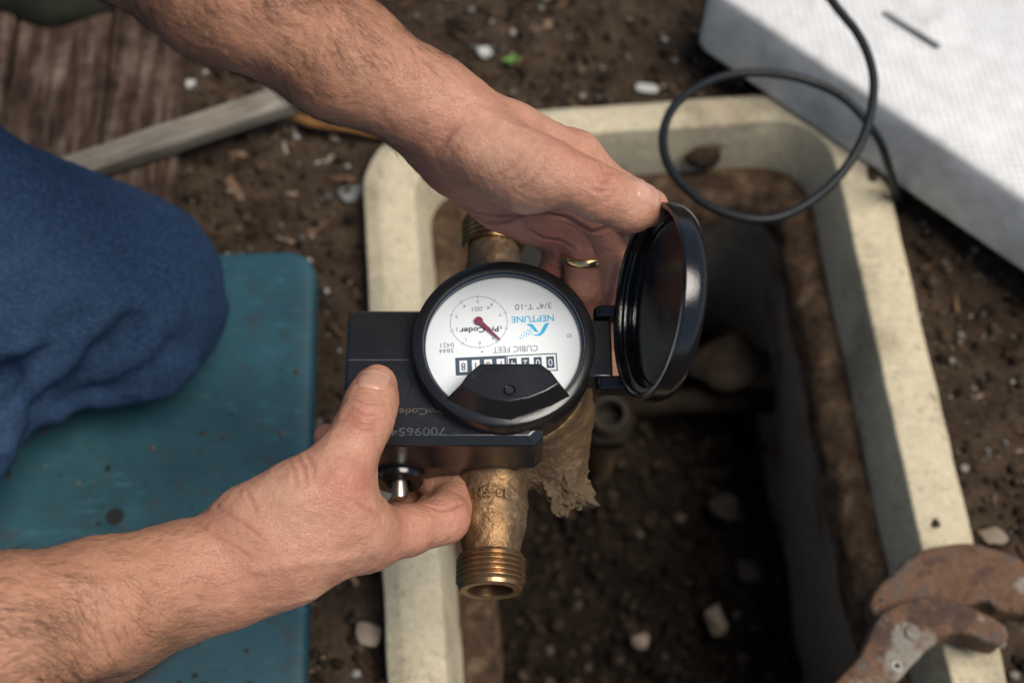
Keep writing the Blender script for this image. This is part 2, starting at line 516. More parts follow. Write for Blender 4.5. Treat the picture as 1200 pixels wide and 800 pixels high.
M_NAIL = m_nail()
M_HAIR = simple('hair', (0.035, 0.018, 0.010), 0.5, var=0.4, scale=90)
M_MUD = m_island('dried_mud', [(0, (0.085, 0.058, 0.032)), (1, (0.13, 0.092, 0.055))], 0.95, 300)
M_SHIRT = simple('dark_shirt', (0.05, 0.055, 0.06), 0.95, var=0.2)
M_GREEN = simple('sprout_green', (0.10, 0.22, 0.04), 0.6)
M_OLIVE = simple('olive_stone', (0.016, 0.017, 0.012), 0.9, var=0.35, scale=30, bumpd=0.003, bscale=60)
M_PALE = simple('pale_stone', (0.42, 0.42, 0.39), 0.8, var=0.2, bumpd=0.001)
M_TAN = simple('tan_stone', (0.25, 0.20, 0.15), 0.85, var=0.3, bumpd=0.001)
M_DULL = simple('dull_stone', (0.055, 0.045, 0.036), 0.9, var=0.4, bumpd=0.001)
M_GREY = simple('grey_stone', (0.16, 0.16, 0.155), 0.85, var=0.35, bumpd=0.001)

# ------------------------------------------------------------------ the setting: meter box, ground
BA = R(5.0)
BC = np.array((0.107, 0.0616))
BU = np.array((math.cos(BA), math.sin(BA))); BV = np.array((-math.sin(BA), math.cos(BA)))
GZ = -0.034
def b2w(u, v, z):
    p = BC + BU * u + BV * v
    return (p[0], p[1], z)
def w2b(x, y):
    d = np.array((x, y)) - BC
    return d @ BU, d @ BV

def ground_height(x, y):
    h = 0.010 * fbm((x, y, 3.0), 5) + 0.005 * fbm((x, y, 7.0), 30, 3) + 0.003 * fbm((x, y, 1.0), 90, 2)
    return GZ + h * (1.0 if abs(x) < 1.2 and abs(y) < 1.2 else 0.4)

def build_ground():
    xs = [-40, -15, -6, -2.5, -1.3] + list(np.arange(-0.80, 0.80, 0.0075)) + [0.80, 1.3, 2.5, 6, 15, 40]
    ys = [-40, -15, -6, -2.5, -1.0] + list(np.arange(-0.40, 0.90, 0.0075)) + [0.90, 1.5, 2.5, 6, 15, 40]
    nx, ny = len(xs), len(ys)
    V = [(x, y, ground_height(x, y)) for y in ys for x in xs]
    F = []
    for j in range(ny - 1):
        for i in range(nx - 1):
            u, v = w2b((xs[i] + xs[i+1]) / 2, (ys[j] + ys[j+1]) / 2)
            if abs(u) < 0.188 and abs(v) < 0.287: continue
            F.append((j*nx+i, j*nx+i+1, (j+1)*nx+i+1, (j+1)*nx+i))
    o = obj('ground', np_mesh('ground', V, F), M_SOIL)
    smooth(o); struct(o)
build_ground()

def rring(hw, hl, r, z, cu=0.0, cv=0.0, n=10):
    pts = []
    for (sx, sy, a0) in ((1, 1, 0), (-1, 1, 90), (-1, -1, 180), (1, -1, 270)):
        for k in range(n + 1):
            a = R(a0 + 90 * k / n)
            pts.append((cu + sx * (hw - r) + r * math.cos(a), cv + sy * (hl - r) + r * math.sin(a), z))
    # subdivide the straight sides
    out = []
    for i in range(len(pts)):
        p, q = np.array(pts[i]), np.array(pts[(i + 1) % len(pts)])
        out.append(tuple(p))
        if np.linalg.norm(q - p) > 0.05 or (i % (n + 1) == n):
            for k in range(1, 24): out.append(tuple(p + (q - p) * k / 24))
    return [b2w(*p) for p in out]

def roughen(ring, amp, s, seed=0.0):
    out = []
    for p in ring:
        n = noise.noise_vector(Vector(p) * s + Vector((seed, 0, 0)))
        out.append((p[0] + n.x * amp, p[1] + n.y * amp, p[2] + n.z * amp))
    return out

def build_box():
    t = thing('meter_box', 'cream concrete water meter box with rounded rim sunk into the dark soil', 'meter box', b2w(0, 0, -0.30))
    W, L = 0.201, 0.300
    rings = [rring(W + 0.002, L + 0.002, 0.066, -0.16), rring(W, L, 0.065, -0.010), rring(W - 0.0010, L - 0.0010, 0.064, -0.0075), rring(W - 0.011, L - 0.008, 0.058, -0.0015), rring(W - 0.013, L - 0.010, 0.057, -0.0005),
             rring(W - 0.024, L - 0.020, 0.052, 0.0), rring(W - 0.0378, L - 0.0298, 0.045, -0.0002), rring(W - 0.0390, L - 0.0310, 0.044, -0.0012),
             rring(W - 0.0396, L - 0.0316, 0.043, -0.003), rring(W - 0.049, L - 0.038, 0.040, -0.052), rring(W - 0.049, L - 0.038, 0.040, -0.075)]
    rings = [roughen(r, 0.0011, 45, i * 0.03) for i, r in enumerate(rings)]
    V, F = loft(rings, False)
    keep(smooth(obj('rim', fixnormals(pydata('rim', V, F)), M_RIM), 26), t)
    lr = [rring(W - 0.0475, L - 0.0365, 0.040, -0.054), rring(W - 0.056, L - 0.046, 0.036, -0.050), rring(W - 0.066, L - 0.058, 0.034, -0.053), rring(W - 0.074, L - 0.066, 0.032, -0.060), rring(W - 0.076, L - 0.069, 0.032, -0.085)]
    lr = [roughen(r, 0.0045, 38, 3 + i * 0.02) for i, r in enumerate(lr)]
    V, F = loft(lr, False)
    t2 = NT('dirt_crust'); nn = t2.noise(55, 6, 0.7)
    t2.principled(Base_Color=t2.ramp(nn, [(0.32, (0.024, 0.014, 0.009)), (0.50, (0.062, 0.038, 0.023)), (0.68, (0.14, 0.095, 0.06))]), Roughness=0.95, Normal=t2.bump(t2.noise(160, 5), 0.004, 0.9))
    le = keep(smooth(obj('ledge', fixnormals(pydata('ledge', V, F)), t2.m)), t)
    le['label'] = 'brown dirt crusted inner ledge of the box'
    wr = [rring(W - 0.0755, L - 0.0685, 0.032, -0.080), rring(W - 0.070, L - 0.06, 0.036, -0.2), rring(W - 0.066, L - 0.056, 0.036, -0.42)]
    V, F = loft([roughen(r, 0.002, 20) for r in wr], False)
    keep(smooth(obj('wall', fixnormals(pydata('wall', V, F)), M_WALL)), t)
    return t
build_box()

def pit_height(x, y):
    u, v = w2b(x, y)
    h = -0.300 + 0.030 * fbm((x, y, 11), 9) + 0.010 * fbm((x, y, 5), 40, 3) + 0.005 * fbm((x, y, 2), 120, 2)
    h += 0.05 * math.exp(-((u + 0.0) ** 2 + (v - 0.12) ** 2) / 0.006)
    return h
def build_pit():
    us = np.arange(-0.150, 0.1501, 0.004); vs = np.arange(-0.26, 0.2601, 0.004)
    V = []
    for v in vs:
        for u in us:
            x, y, _ = b2w(u, v, 0); V.append((x, y, pit_height(x, y)))
    n = len(us)
    F = [(j*n+i, j*n+i+1, (j+1)*n+i+1, (j+1)*n+i) for j in range(len(vs)-1) for i in range(n-1)]
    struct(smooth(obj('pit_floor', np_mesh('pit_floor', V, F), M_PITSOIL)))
build_pit()

# ---- crumbs, chips and pebbles lying on the soil
_ico = None
def ico(sub=1):
    bm = bmesh.new(); bmesh.ops.create_icosphere(bm, subdivisions=sub, radius=1.0)
    V = np.array([v.co[:] for v in bm.verts]); F = np.array([[v.index for v in f.verts] for f in bm.faces]); bm.free()
    return V, F
ICO0 = ico(1); ICO2 = ico(2); ICO3 = ico(3)

def scatter(name, label, cat, mat, n, smin, smax, flat, seed, region, hfun, kind='rock', power=3.0, sink=0.2):
    rng = np.random.default_rng(seed)
    bV, bF = ICO0 if kind == 'rock' else [np.array(a) for a in box_verts(-1, 1, -1, 1, -1, 1)]
    VV, FF, k = [], [], 0
    while k < n:
        x, y = region(rng)
        if x is None: continue
        s = smin + (smax - smin) * rng.random() ** power
        sc = s * np.array((1, 0.55 + 0.5 * rng.random(), flat * (0.6 + 0.8 * rng.random()))) if kind == 'rock' else s * np.array((1.0, 0.12 + 0.25 * rng.random(), 0.06 + 0.1 * rng.random()))
        v = bV * (1 + 0.35 * (rng.random((len(bV), 1)) - 0.5)) * sc
        if kind != 'rock': v[:, 1] *= 1 + 0.5 * (rng.random(len(v)) - 0.5)
        a, b, c = rng.random() * 6.28, (rng.random() - 0.5) * 0.7, (rng.random() - 0.5) * 0.7
        Rz = np.array(((math.cos(a), -math.sin(a), 0), (math.sin(a), math.cos(a), 0), (0, 0, 1)))
        Rx = np.array(((1, 0, 0), (0, math.cos(b), -math.sin(b)), (0, math.sin(b), math.cos(b))))
        Ry = np.array(((math.cos(c), 0, math.sin(c)), (0, 1, 0), (-math.sin(c), 0, math.cos(c))))
        v = v @ (Rz @ Rx @ Ry).T
        v += np.array((x, y, hfun(x, y) + sc[2] * (1 - sink)))
        VV.append(v); FF.append(bF + k * len(bV)); k += 1
    o = obj(name, np_mesh(name, np.concatenate(VV), np.concatenate(FF)), mat)
    if kind == 'rock': smooth(o)
    return tag(o, label, cat, kind='stuff')

def reg_ground(rng):
    x, y = rng.uniform(-0.60, 0.62), rng.uniform(-0.22, 0.66)
    u, v = w2b(x, y)
    if abs(u) < 0.207 and abs(v) < 0.306: return None, None
    return x, y
def reg_pit(rng):
    u, v = rng.uniform(-0.125, 0.125), rng.uniform(-0.235, 0.235)
    x, y, _ = b2w(u, v, 0)
    return x, y
scatter('soil_crumbs', 'dark brown crumbs of soil and bark mulch covering the ground', 'soil', M_CRUMB, 15000, 0.0008, 0.0056, 0.6, 1, reg_ground, ground_height)
scatter('bark_chips', 'thin brown bark chips and twigs strewn over the soil', 'bark', M_CHIP, 1500, 0.002, 0.011, 0.3, 2, reg_ground, ground_height, 'box', 2.5, 0.0)
scatter('gravel', 'small grey and pale pebbles sprinkled over the soil', 'gravel', M_PEBBLE, 2200, 0.0009, 0.0046, 0.6, 3, reg_ground, ground_height)
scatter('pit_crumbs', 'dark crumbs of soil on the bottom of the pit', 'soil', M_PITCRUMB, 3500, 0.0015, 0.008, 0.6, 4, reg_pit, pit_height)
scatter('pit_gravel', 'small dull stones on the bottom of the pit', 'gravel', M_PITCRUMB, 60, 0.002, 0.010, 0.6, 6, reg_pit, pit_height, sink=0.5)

def stone(name, label, c, size, mat, seed, sub=ICO3, cat='stone', rot=0.0, facet=0.3):
    V, F = sub
    V = V.copy()
    rng = np.random.default_rng(seed)
    for _ in range(12):                      # chop facets
        n = rng.normal(size=3); n /= np.linalg.norm(n); d = 0.42 + 0.42 * rng.random()
        e = V @ n - d
        V -= np.outer(np.maximum(e, 0) * min(1.0, 0.62 + facet), n)
    out = []
    for v in V:
        k = 1 + 0.12 * noise.noise(Vector(v) * 1.7 + Vector((seed, 0, 0))) + 0.05 * noise.noise(Vector(v) * 6 + Vector((0, seed, 0)))
        out.append(v * k * np.array(size))
    out = np.array(out)
    a = rot; Rz = np.array(((math.cos(a), -math.sin(a), 0), (math.sin(a), math.cos(a), 0), (0, 0, 1)))
    out = out @ Rz.T
    o = obj(name, np_mesh(name, out, F), mat)
    o.location = c
    smooth(o)
    return tag(o, label, cat)
stone('stone', 'small white pebble on the soil above the upper wrist', (-0.0225, 0.4297, -0.0300), (.008, .007, .005), M_PALE, 3)
stone('stone', 'flat pale greenish stone on the soil behind the far rim of the box', (0.1076, 0.3920, -0.0300), (.015, .007, .004), M_PALE, 5)
stone('stone', 'pale tan stone on the soil between teal board and box rim', (-0.0978, -0.0553, -0.0280), (.010, .012, .006), M_TAN, 8, rot=0.4)
stone('stone', 'grey elongated stone half buried left of the box rim', (-0.1256, 0.2927, -0.0300), (.013, .009, .006), M_GREY, 9, rot=0.3)
stone('stone', 'tiny white stone nearest the grey batten, on soil under the forearm', (-0.2629, 0.3970, -0.0300), (.008, .007, .005), M_PALE, 12)
stone('stone', 'small white pebble on the soil above the teal board', (-0.1505, 0.3180, -0.0300), (.006, .0055, .004), M_PALE, 14)
stone('stone', 'biggest pale stone on the dark pit floor', (0.1754, 0.0180, -0.2750), (.012, .016, .009), M_TAN, 15)
stone('stone', 'small yellowish stone low on the pit floor', (0.1100, 0.0011, -0.2750), (.009, .008, .007), M_TAN, 18)
stone('stone', 'rounded tan stone high on the right of the pit floor', (0.2376, 0.1751, -0.2650), (.017, .014, .010), M_DULL, 21)
stone('stone', 'dull grey brown stone in the middle of the pit floor', (0.1903, 0.1198, -0.2700), (.017, .020, .011), M_DULL, 23, rot=0.5)
stone('stone', 'dark grey stone low in the middle of the pit', (0.2065, 0.0599, -0.2720), (.019, .015, .010), M_DULL, 27)
stone('stone', 'broad brown stone slab in the pit below the open cover', (0.1839, 0.2209, -0.1900), (.048, .030, .018), simple('brown_stone', (0.045, 0.032, 0.022), 0.9, var=0.4, bumpd=0.002), 31, rot=0.2)
stone('stone', 'tan stone chunk on soil right of the box rim above the wrench', (0.3358, 0.0126, -0.0300), (.012, .007, .005), M_TAN, 33, rot=-0.6)
stone('soil_clump', 'brown clump of soil stuck to the inner face of the far rim', (0.1529, 0.3244, -0.0300), (.020, .007, .014), M_SOIL, 41, cat='soil clump', facet=0.05)
stone('soil_clump', 'small brown smear of soil on the far right corner of the rim', (0.2743, 0.2915, 0.0000), (.005, .010, .0022), M_SOIL, 43, cat='soil clump', facet=0.05)
stone('soil_clump', 'tiny dark crumb of soil on the right rim above the wrench', (0.2870, 0.0114, 0.0010), (.0045, .004, .002), M_SOIL, 44, cat='soil clump', facet=0.05)
stone('stone', 'dark olive lump at the top left corner', (-0.3836, 0.4700, -0.0100), (.075, .030, .030), M_OLIVE, 35, facet=0.05)

# ---- timber on the left
def plank(name, label, x0, x1, y0, y1, z0, z1, mat, seed, rz=0.0, c=None, cat='plank', parent=None):
    nx, ny = 10, 40
    rings = []
    rng = random.Random(seed)
    hx, hy = (x1 - x0) / 2, (y1 - y0) / 2
    for j in range(ny + 1):
        y = -hy + 2 * hy * j / ny
        pr = []
        for (x, z) in ((-hx, z0), (hx, z0), (hx, z1 - 0.002), (hx - 0.002, z1), (hx * 0.5, z1), (0, z1), (-hx * 0.5, z1), (-hx + 0.002, z1), (-hx, z1 - 0.002)):
            n = noise.noise(Vector((x * 60 + seed, y * 14, z * 40)))
            m = noise.noise(Vector((x * 160 + seed, y * 9, 3)))
            pr.append((x + 0.0016 * n, y, z + (0.0022 * m if z > z0 else 0)))
        rings.append(pr)
    V, F = loft(rings)
    o = obj(name, fixnormals(pydata(name, V, F)), mat)
    o.location = c if c else ((x0 + x1) / 2, (y0 + y1) / 2, 0)
    o.rotation_euler = (0, 0, rz)
    smooth(o, 40)
    return tag(o, label, cat)
plank('plank', 'weathered brown plank lying leftmost beside the jeans', -0.52, -0.405, 0.17, 0.52, -0.045, -0.012, M_PLANK, 1, R(2))
plank('plank', 'weathered brown plank lying in the middle of the three at top left', -0.402, -0.325, 0.16, 0.47, -0.045, -0.016, M_PLANK, 2, R(2))
plank('plank', 'weathered brown plank lying rightmost of the three, under the grey batten', -0.322, -0.262, 0.15, 0.49, -0.045, -0.013, M_PLANK, 3, R(2))
_a, _b = np.array((-0.3605, 0.2861, 0.0120)), np.array((-0.1691, 0.3598, 0.0120))
_d = _b - _a; _L = float(np.linalg.norm(_d)); _mid = (_a + _b) / 2
def batten():
    prof = [(-0.0098, -0.006), (0.0098, -0.006), (0.0106, 0.005), (0.0094, 0.008), (-0.0094, 0.008), (-0.0106, 0.005)]
    rings = []
    for j in range(31):
        x = -_L / 2 + _L * j / 30
        rings.append([(x, y + 0.0012 * noise.noise(Vector((x * 20, y * 50, 1))), z + 0.001 * noise.noise(Vector((x * 30, z * 50 + y * 90, 5)))) for y, z in prof])
    V, F = loft(rings)
    o = obj('batten', fixnormals(pydata('batten', V, F)), M_BATTEN)
    o.location = (_mid[0], _mid[1], 0.0)
    o.rotation_euler = (0, R(-2.0), math.atan2(_d[1], _d[0]))
    tag(smooth(o, 20), 'long grey weathered batten lying across the planks', 'batten')
batten()
def stick():
    V, F = tube(catmull([(-0.1767, 0.3565, -0.0200), (-0.1520, 0.3497, -0.0160), (-0.1281, 0.3456, -0.0160), (-0.1079, 0.3405, -0.0180), (-0.0933, 0.3400, -0.0220)], 5), [.002,.003,.0045,.0055,.006,.006,.0062,.0062,.006,.006,.006,.0058,.0055,.0052,.005,.0045,.004,.0035,.003,.0025,.002][:21], 8)
    tag(smooth(obj('stick', fixnormals(pydata('stick', V, F)), M_STICK)), 'short split piece of orange wood under the upper forearm', 'stick')
stick()

# ---- teal kneeling board
def board():
    t = thing('kneeling_board', 'worn teal blue kneeling board with rounded corner under the knee', 'board', (-0.2406, 0.0314, -0.0340))
    # right edge line and far edge line in the plan
    a = np.array((-0.1461, 0.2065, -0.0060))[:2]; b = np.array((-0.1344, -0.0946, -0.0060))[:2]
    d = (a - b) / np.linalg.norm(a - b); s = np.array((-d[1], d[0]))        # d far, s left
    far = np.array((-0.1913, 0.2269, -0.0060))[:2]
    tfar = (far - a) @ d
    A = a + d * tfar
    W, Lg, r = 0.42, 0.62, 0.022
    loop = []
    for (cx, cy, a0) in ((r, r, 90), (W - r, r, 180), (W - r, Lg - r, 270), (r, Lg - r, 0)):
        for k in range(9):
            an = R(a0 + 90 * k / 8)
            # local: p left, q toward the camera
            loop.append((cx - r * math.cos(an - R(90)) * 0 + r * math.cos(an), cy - r * math.sin(an)))
    # p measured from right edge leftwards, so mirror
    def ring(inset, z):
        out = []
        for (cx, cy, a0) in ((r, r, 0), (W - r, r, 90), (W - r, Lg - r, 180), (r, Lg - r, 270)):
            for k in range(9):
                an = R(a0 + 90 * k / 8)
                p = cx - (r - inset) * math.cos(an); q = cy - (r - inset) * math.sin(an)
                w = A + s * p - d * q
                out.append((w[0], w[1], z))
        return out
    V, F = loft([ring(0.001, -0.033), ring(0, -0.030), ring(0, -0.010), ring(0.0015, -0.0068), ring(0.005, -0.0055)])
    keep(smooth(obj('panel', fixnormals(pydata('panel', V, F)), M_TEAL), 50), t)
    # moulded hand hole
    V, F = lathe([(0.0085, 0.0012), (0.0075, 0.0016), (0.0062, 0.0005), (0.0060, -0.004)], 24)
    c = (-0.2716, 0.0185, -0.0055)
    keep(smooth(obj('hole_collar', fixnormals(pydata('hole_collar', place(V, Matrix.Translation(c)), F)), M_TEAL)), t)
    V, F = lathe([(0.0062, 0.0003), (0.0001, 0.0003)], 24)
    h = keep(obj('hole', fixnormals(pydata('hole', place(V, Matrix.Translation(c)), F)), M_HOLESHADE), t)  # dark disc on the panel, painting the shade of the hole
board()

# ---- white slab lid
def slab():
    O = np.array((0.1451, 0.4193, 0.0690)); A = np.array((0.3585, 0.2274, 0.0690))
    e1 = (A - O) / np.linalg.norm(A - O)
    h = np.array((-e1[1], e1[0], 0.0))
    tilt = R(9)
    e2 = h * math.cos(tilt) + np.array((0, 0, -math.sin(tilt)))
    n = np.cross(e1, e2)
    Wd, Lg, T, r = 0.235, 0.56, 0.066, 0.018
    M = Matrix((e1, e2, n)).transposed().to_4x4(); M.translation = Vector(O)
    t = thing('slab_lid', 'white stippled concrete lid slab propped beside the box rim', 'lid', O - n * T)
    def ring(inset, z):
        out = []
        for (cx, cy, a0) in ((Lg - r, Wd - r, 0), (r, Wd - r, 90), (r, r, 180), (Lg - r, r, 270)):
            for k in range(8):
                an = R(a0 + 90 * k / 7)
                out.append((cx + (r - inset) * math.cos(an), cy + (r - inset) * math.sin(an), z))
        return out
    V, F = loft([ring(0.006, -T), ring(0.004, -T + 0.003), ring(0.0, -0.006), ring(0.001, -0.0025), ring(0.004, 0.0)])
    body = obj('slab', fixnormals(pydata('slab', V, F)), M_SLAB)
    Mi = M.inverted()
    q0, q1 = Mi @ Vector((0.2835, 0.3973, 0.0570)), Mi @ Vector((0.3173, 0.3684, 0.0570))
    def capsule(p, q, r0, z0, z1, n=10):
        p, q = Vector((p.x, p.y)), Vector((q.x, q.y)); dd = (q - p).normalized(); a0 = math.atan2(dd.y, dd.x)
        ring0 = [(q + r0 * Vector((math.cos(a0 - math.pi/2 + math.pi * k / n), math.sin(a0 - math.pi/2 + math.pi * k / n)))) for k in range(n + 1)] + \
                [(p + r0 * Vector((math.cos(a0 + math.pi/2 + math.pi * k / n), math.sin(a0 + math.pi/2 + math.pi * k / n)))) for k in range(n + 1)]
        return [(v.x, v.y, z0) for v in ring0], [(v.x, v.y, z1) for v in ring0]
    c0, c1 = capsule(q0, q1, 0.0036, -0.03, 0.02)
    V, F = loft([c0, c1])
    cut = obj('slot_cutter', fixnormals(pydata('slot_cutter', V, F)))
    bo = body.modifiers.new('slot', 'BOOLEAN'); bo.object = cut; bo.operation = 'DIFFERENCE'; bo.solver = 'EXACT'
    freeze(body)
    bpy.data.objects.remove(cut)
    if not body.data.materials: body.data.materials.append(M_SLAB)
    smooth(body, 40)
    lip = []
    for r0, z in ((0.0037, -0.003), (0.0040, 0.0004), (0.0046, 0.0010), (0.0085, 0.0008), (0.0098, -0.0004)):
        lip.append(capsule(q0, q1, r0, z, z)[0])
    V, F = loft(lip, False)
    lo = smooth(obj('slot_lip', fixnormals(pydata('slot_lip', V, F)), simple('smooth_white_concrete', (0.60, 0.595, 0.58), 0.85, var=0.15)))
    for o in (body, lo):
        o.parent = t
        o.matrix_parent_inverse = Matrix.Translation(t.location).inverted()
        o.matrix_basis = M
slab()

# ---- black cable loop
def cable():
    pts = [(0.1934, 0.3707, 0.1600), (0.2196, 0.3309, 0.1500), (0.2364, 0.3038, 0.1450), (0.2420, 0.2709, 0.1400), (0.2307, 0.2300, 0.1350), (0.2047, 0.1955, 0.1300), (0.1679, 0.1735, 0.1300), (0.1315, 0.1806, 0.1300), (0.1062, 0.2066, 0.1300), (0.1004, 0.2367, 0.1300),
           (0.1129, 0.2670, 0.1280), (0.1468, 0.2934, 0.1200), (0.1904, 0.3016, 0.1100), (0.2301, 0.2914, 0.1000), (0.2576, 0.2721, 0.0800), (0.2748, 0.2648, 0.0450), (0.2902, 0.2708, 0.0050), (0.3015, 0.2759, -0.0280), (0.3065, 0.2672, -0.0340)]
    V, F = tube(catmull(pts, 10), 0.0031, 12)
    tag(smooth(obj('cable', fixnormals(pydata('cable', V, F)), M_RUBBER)), 'black cable looped over the far corner of the box', 'cable')
cable()

# ------------------------------------------------------------------ implicit surfaces -> mesh
f32 = np.float32
_CH = [None]
def ev(fun, p, n=12000):
    """evaluate in spatially local chunks, so that far bones can be skipped"""
    out = []
    for i in range(0, len(p), n):
        q = p[i:i + n]
        lo, hi = q.min(0), q.max(0)
        _CH[0] = ((lo + hi) / 2, float(np.linalg.norm(hi - lo)) / 2)
        out.append(fun(q))
    _CH[0] = None
    return np.concatenate(out)
def cone(p, a, b, ra, rb, fn=None, fs=1.0):
    a = np.asarray(a, f32); b = np.asarray(b, f32)
    ab = b - a; L2 = float(ab @ ab) + 1e-12
    if _CH[0] is not None:
        c, rad = _CH[0]
        t = min(1.0, max(0.0, float((c - a) @ ab) / L2))
        far = float(np.linalg.norm(c - a - t * ab)) - rad - max(ra, rb)
        if far > 0.035: return np.full(len(p), far, f32)
    v = p - a
    t = np.clip((v @ ab) / f32(L2), 0, 1)
    v = v - t[:, None] * ab
    if fn is not None:
        fn = np.asarray(fn, f32); fn = fn / np.linalg.norm(fn)
        k = v @ fn
        v = v + np.outer(k * f32(1 / fs - 1), fn)
    return np.sqrt(np.einsum('ij,ij->i', v, v)) - (f32(ra) + t * f32(rb - ra))
def smin(a, b, k):
    h = np.maximum(k - np.abs(a - b), 0) / k
    return np.minimum(a, b) - h * h * f32(k * 0.25)
def smax(a, b, k):
    return -smin(-a, -b, k)

def polygonise(fun, lo, hi, h, m=5, lip=1.35, proj=1):
    lo = np.asarray(lo, f32); hi = np.asarray(hi, f32)
    nb = np.ceil((hi - lo) / (h * m)).astype(int) + 1
    gi = np.stack(np.meshgrid(*[np.arange(k) for k in nb], indexing='ij'), -1).reshape(-1, 3)
    cen = lo + (gi * m + (m - 1) / 2).astype(f32) * f32(h)
    dc = ev(fun, cen.astype(f32), 3000)
    act = np.abs(dc) < lip * (math.sqrt(3) / 2) * m * h
    n3 = nb * m
    D = np.repeat(dc.astype(f32), m ** 3).reshape(*nb, m, m, m)
    off = np.stack(np.meshgrid(*[np.arange(m)] * 3, indexing='ij'), -1).reshape(-1, 3)
    ga = gi[act]
    pts = (lo + ((ga[:, None, :] * m + off[None]).astype(f32)) * f32(h)).reshape(-1, 3).astype(f32)
    val = ev(fun, pts)
    D.reshape(-1, m ** 3)[np.nonzero(act)[0]] = val.reshape(-1, m ** 3)
    D = D.transpose(0, 3, 1, 4, 2, 5).reshape(*n3)
    S = D < 0
    c = np.zeros(tuple(n3 - 1), np.int8)
    for dx in (0, 1):
        for dy in (0, 1):
            for dz in (0, 1):
                c += S[dx:n3[0]-1+dx, dy:n3[1]-1+dy, dz:n3[2]-1+dz]
    ci = np.argwhere((c > 0) & (c < 8))
    idx = np.full(tuple(n3 - 1), -1, np.int32)
    idx[ci[:, 0], ci[:, 1], ci[:, 2]] = np.arange(len(ci))
    corners = np.array([(i >> 2 & 1, i >> 1 & 1, i & 1) for i in range(8)])
    cv = np.stack([D[ci[:, 0] + o[0], ci[:, 1] + o[1], ci[:, 2] + o[2]] for o in corners], 1)
    acc = np.zeros((len(ci), 3), f32); cnt = np.zeros(len(ci), f32)
    for i in range(8):
        for b in (4, 2, 1):
            j = i | b
            if j == i: continue
            va, vb = cv[:, i], cv[:, j]
            mk = (va < 0) != (vb < 0)
            t = np.where(mk, va / np.where(mk, va - vb, 1), 0).astype(f32)
            acc += np.where(mk[:, None], corners[i] + t[:, None] * (corners[j] - corners[i]), 0).astype(f32)
            cnt += mk
    V = lo + (ci + acc / cnt[:, None]).astype(f32) * f32(h)
    quads = []
    for ax in range(3):
        a1, a2 = (ax + 1) % 3, (ax + 2) % 3
        sl0 = [slice(1, -1)] * 3; sl1 = [slice(1, -1)] * 3
        sl0[ax] = slice(0, -1); sl1[ax] = slice(1, None)
        s0, s1 = S[tuple(sl0)], S[tuple(sl1)]
        e = np.argwhere(s0 != s1)
        fl = s0[e[:, 0], e[:, 1], e[:, 2]]
        base = e.copy(); base[:, a1] += 1; base[:, a2] += 1
        q = []
        for d1, d2 in ((-1, -1), (0, -1), (0, 0), (-1, 0)):
            g = base.copy(); g[:, a1] += d1; g[:, a2] += d2
            q.append(idx[g[:, 0], g[:, 1], g[:, 2]])
        q = np.stack(q, 1)
        q[~fl] = q[~fl][:, ::-1]
        quads.append(q)
    Q = np.concatenate(quads)
    Q = Q[(Q >= 0).all(1)]
    for _ in range(proj):
        d, g = grad(fun, V)
        V = V - np.clip(d, -h, h)[:, None] * g
    return V, Q
def grad(fun, V, e=0.0006):
    V = V.astype(f32)
    d0 = ev(fun, V)
    g = np.stack([ev(fun, V + np.eye(3, dtype=f32)[k] * f32(e)) - d0 for k in range(3)], 1)
    ln = np.linalg.norm(g, axis=1)
    return d0 / np.maximum(ln / e, 0.5), g / np.maximum(ln, 1e-9)[:, None]
def snap(fun, pts, it=4):
    V = np.asarray(pts, f32)
    for _ in range(it):
        d, g = grad(fun, V); V = V - d[:, None] * g
    return V
def seg_dist(V, poly):
    best = np.full(len(V), 1.0, f32)
    for a, b in zip(poly[:-1], poly[1:]):
        best = np.minimum(best, cone(V, a, b, 0, 0))
    return best
_rs = np.random.default_rng(77)
_PERM = np.concatenate([_rs.permutation(256)] * 3).astype(np.int32)
_GRD = _rs.normal(size=(256, 3)).astype(f32); _GRD /= np.linalg.norm(_GRD, axis=1)[:, None]
def npnoise(V, s, seed=0.0, o=2):
    """gradient noise over an array of points, o octaves"""
    out = np.zeros(len(V), f32); amp = 1.0
    q = (np.asarray(V, f32) * f32(s) + np.array((seed, seed * 1.7, -seed), f32))
    for _ in range(o):
        i = np.floor(q).astype(np.int32); f = (q - i).astype(f32)
        u = f * f * f * (f * (f * 6 - 15) + 10)
        i &= 255
        acc = np.zeros(len(V), f32)
        for dx in (0, 1):
            for dy in (0, 1):
                for dz in (0, 1):
                    h = _PERM[_PERM[_PERM[(i[:, 0] + dx) & 255] + ((i[:, 1] + dy) & 255)] + ((i[:, 2] + dz) & 255)]
                    g = _GRD[h]
                    d = g[:, 0] * (f[:, 0] - dx) + g[:, 1] * (f[:, 1] - dy) + g[:, 2] * (f[:, 2] - dz)
                    w = (u[:, 0] if dx else 1 - u[:, 0]) * (u[:, 1] if dy else 1 - u[:, 1]) * (u[:, 2] if dz else 1 - u[:, 2])
                    acc += w * d
        out += amp * acc * f32(1.6); amp *= 0.5; q = q * f32(2.03) + f32(13.7)
    return out

# ------------------------------------------------------------------ the water meter
BX, BY = -0.0040, 0.0030          # register axis
meter = thing('water_meter', 'bronze water meter with black register, white dial and open hinged cover, held in both hands', 'water meter', (BX, BY, 0.185))
def mpart(name, V, F, mat, sm=40, parent=None, fix=True):
    me = pydata(name, V, F)
    if fix: fixnormals(me)
    o = obj(name, me, mat)
    if sm: smooth(o, sm)
    if parent is None: keep(o, meter)
    else:
        o.parent = parent
    return o
T = Matrix.Translation

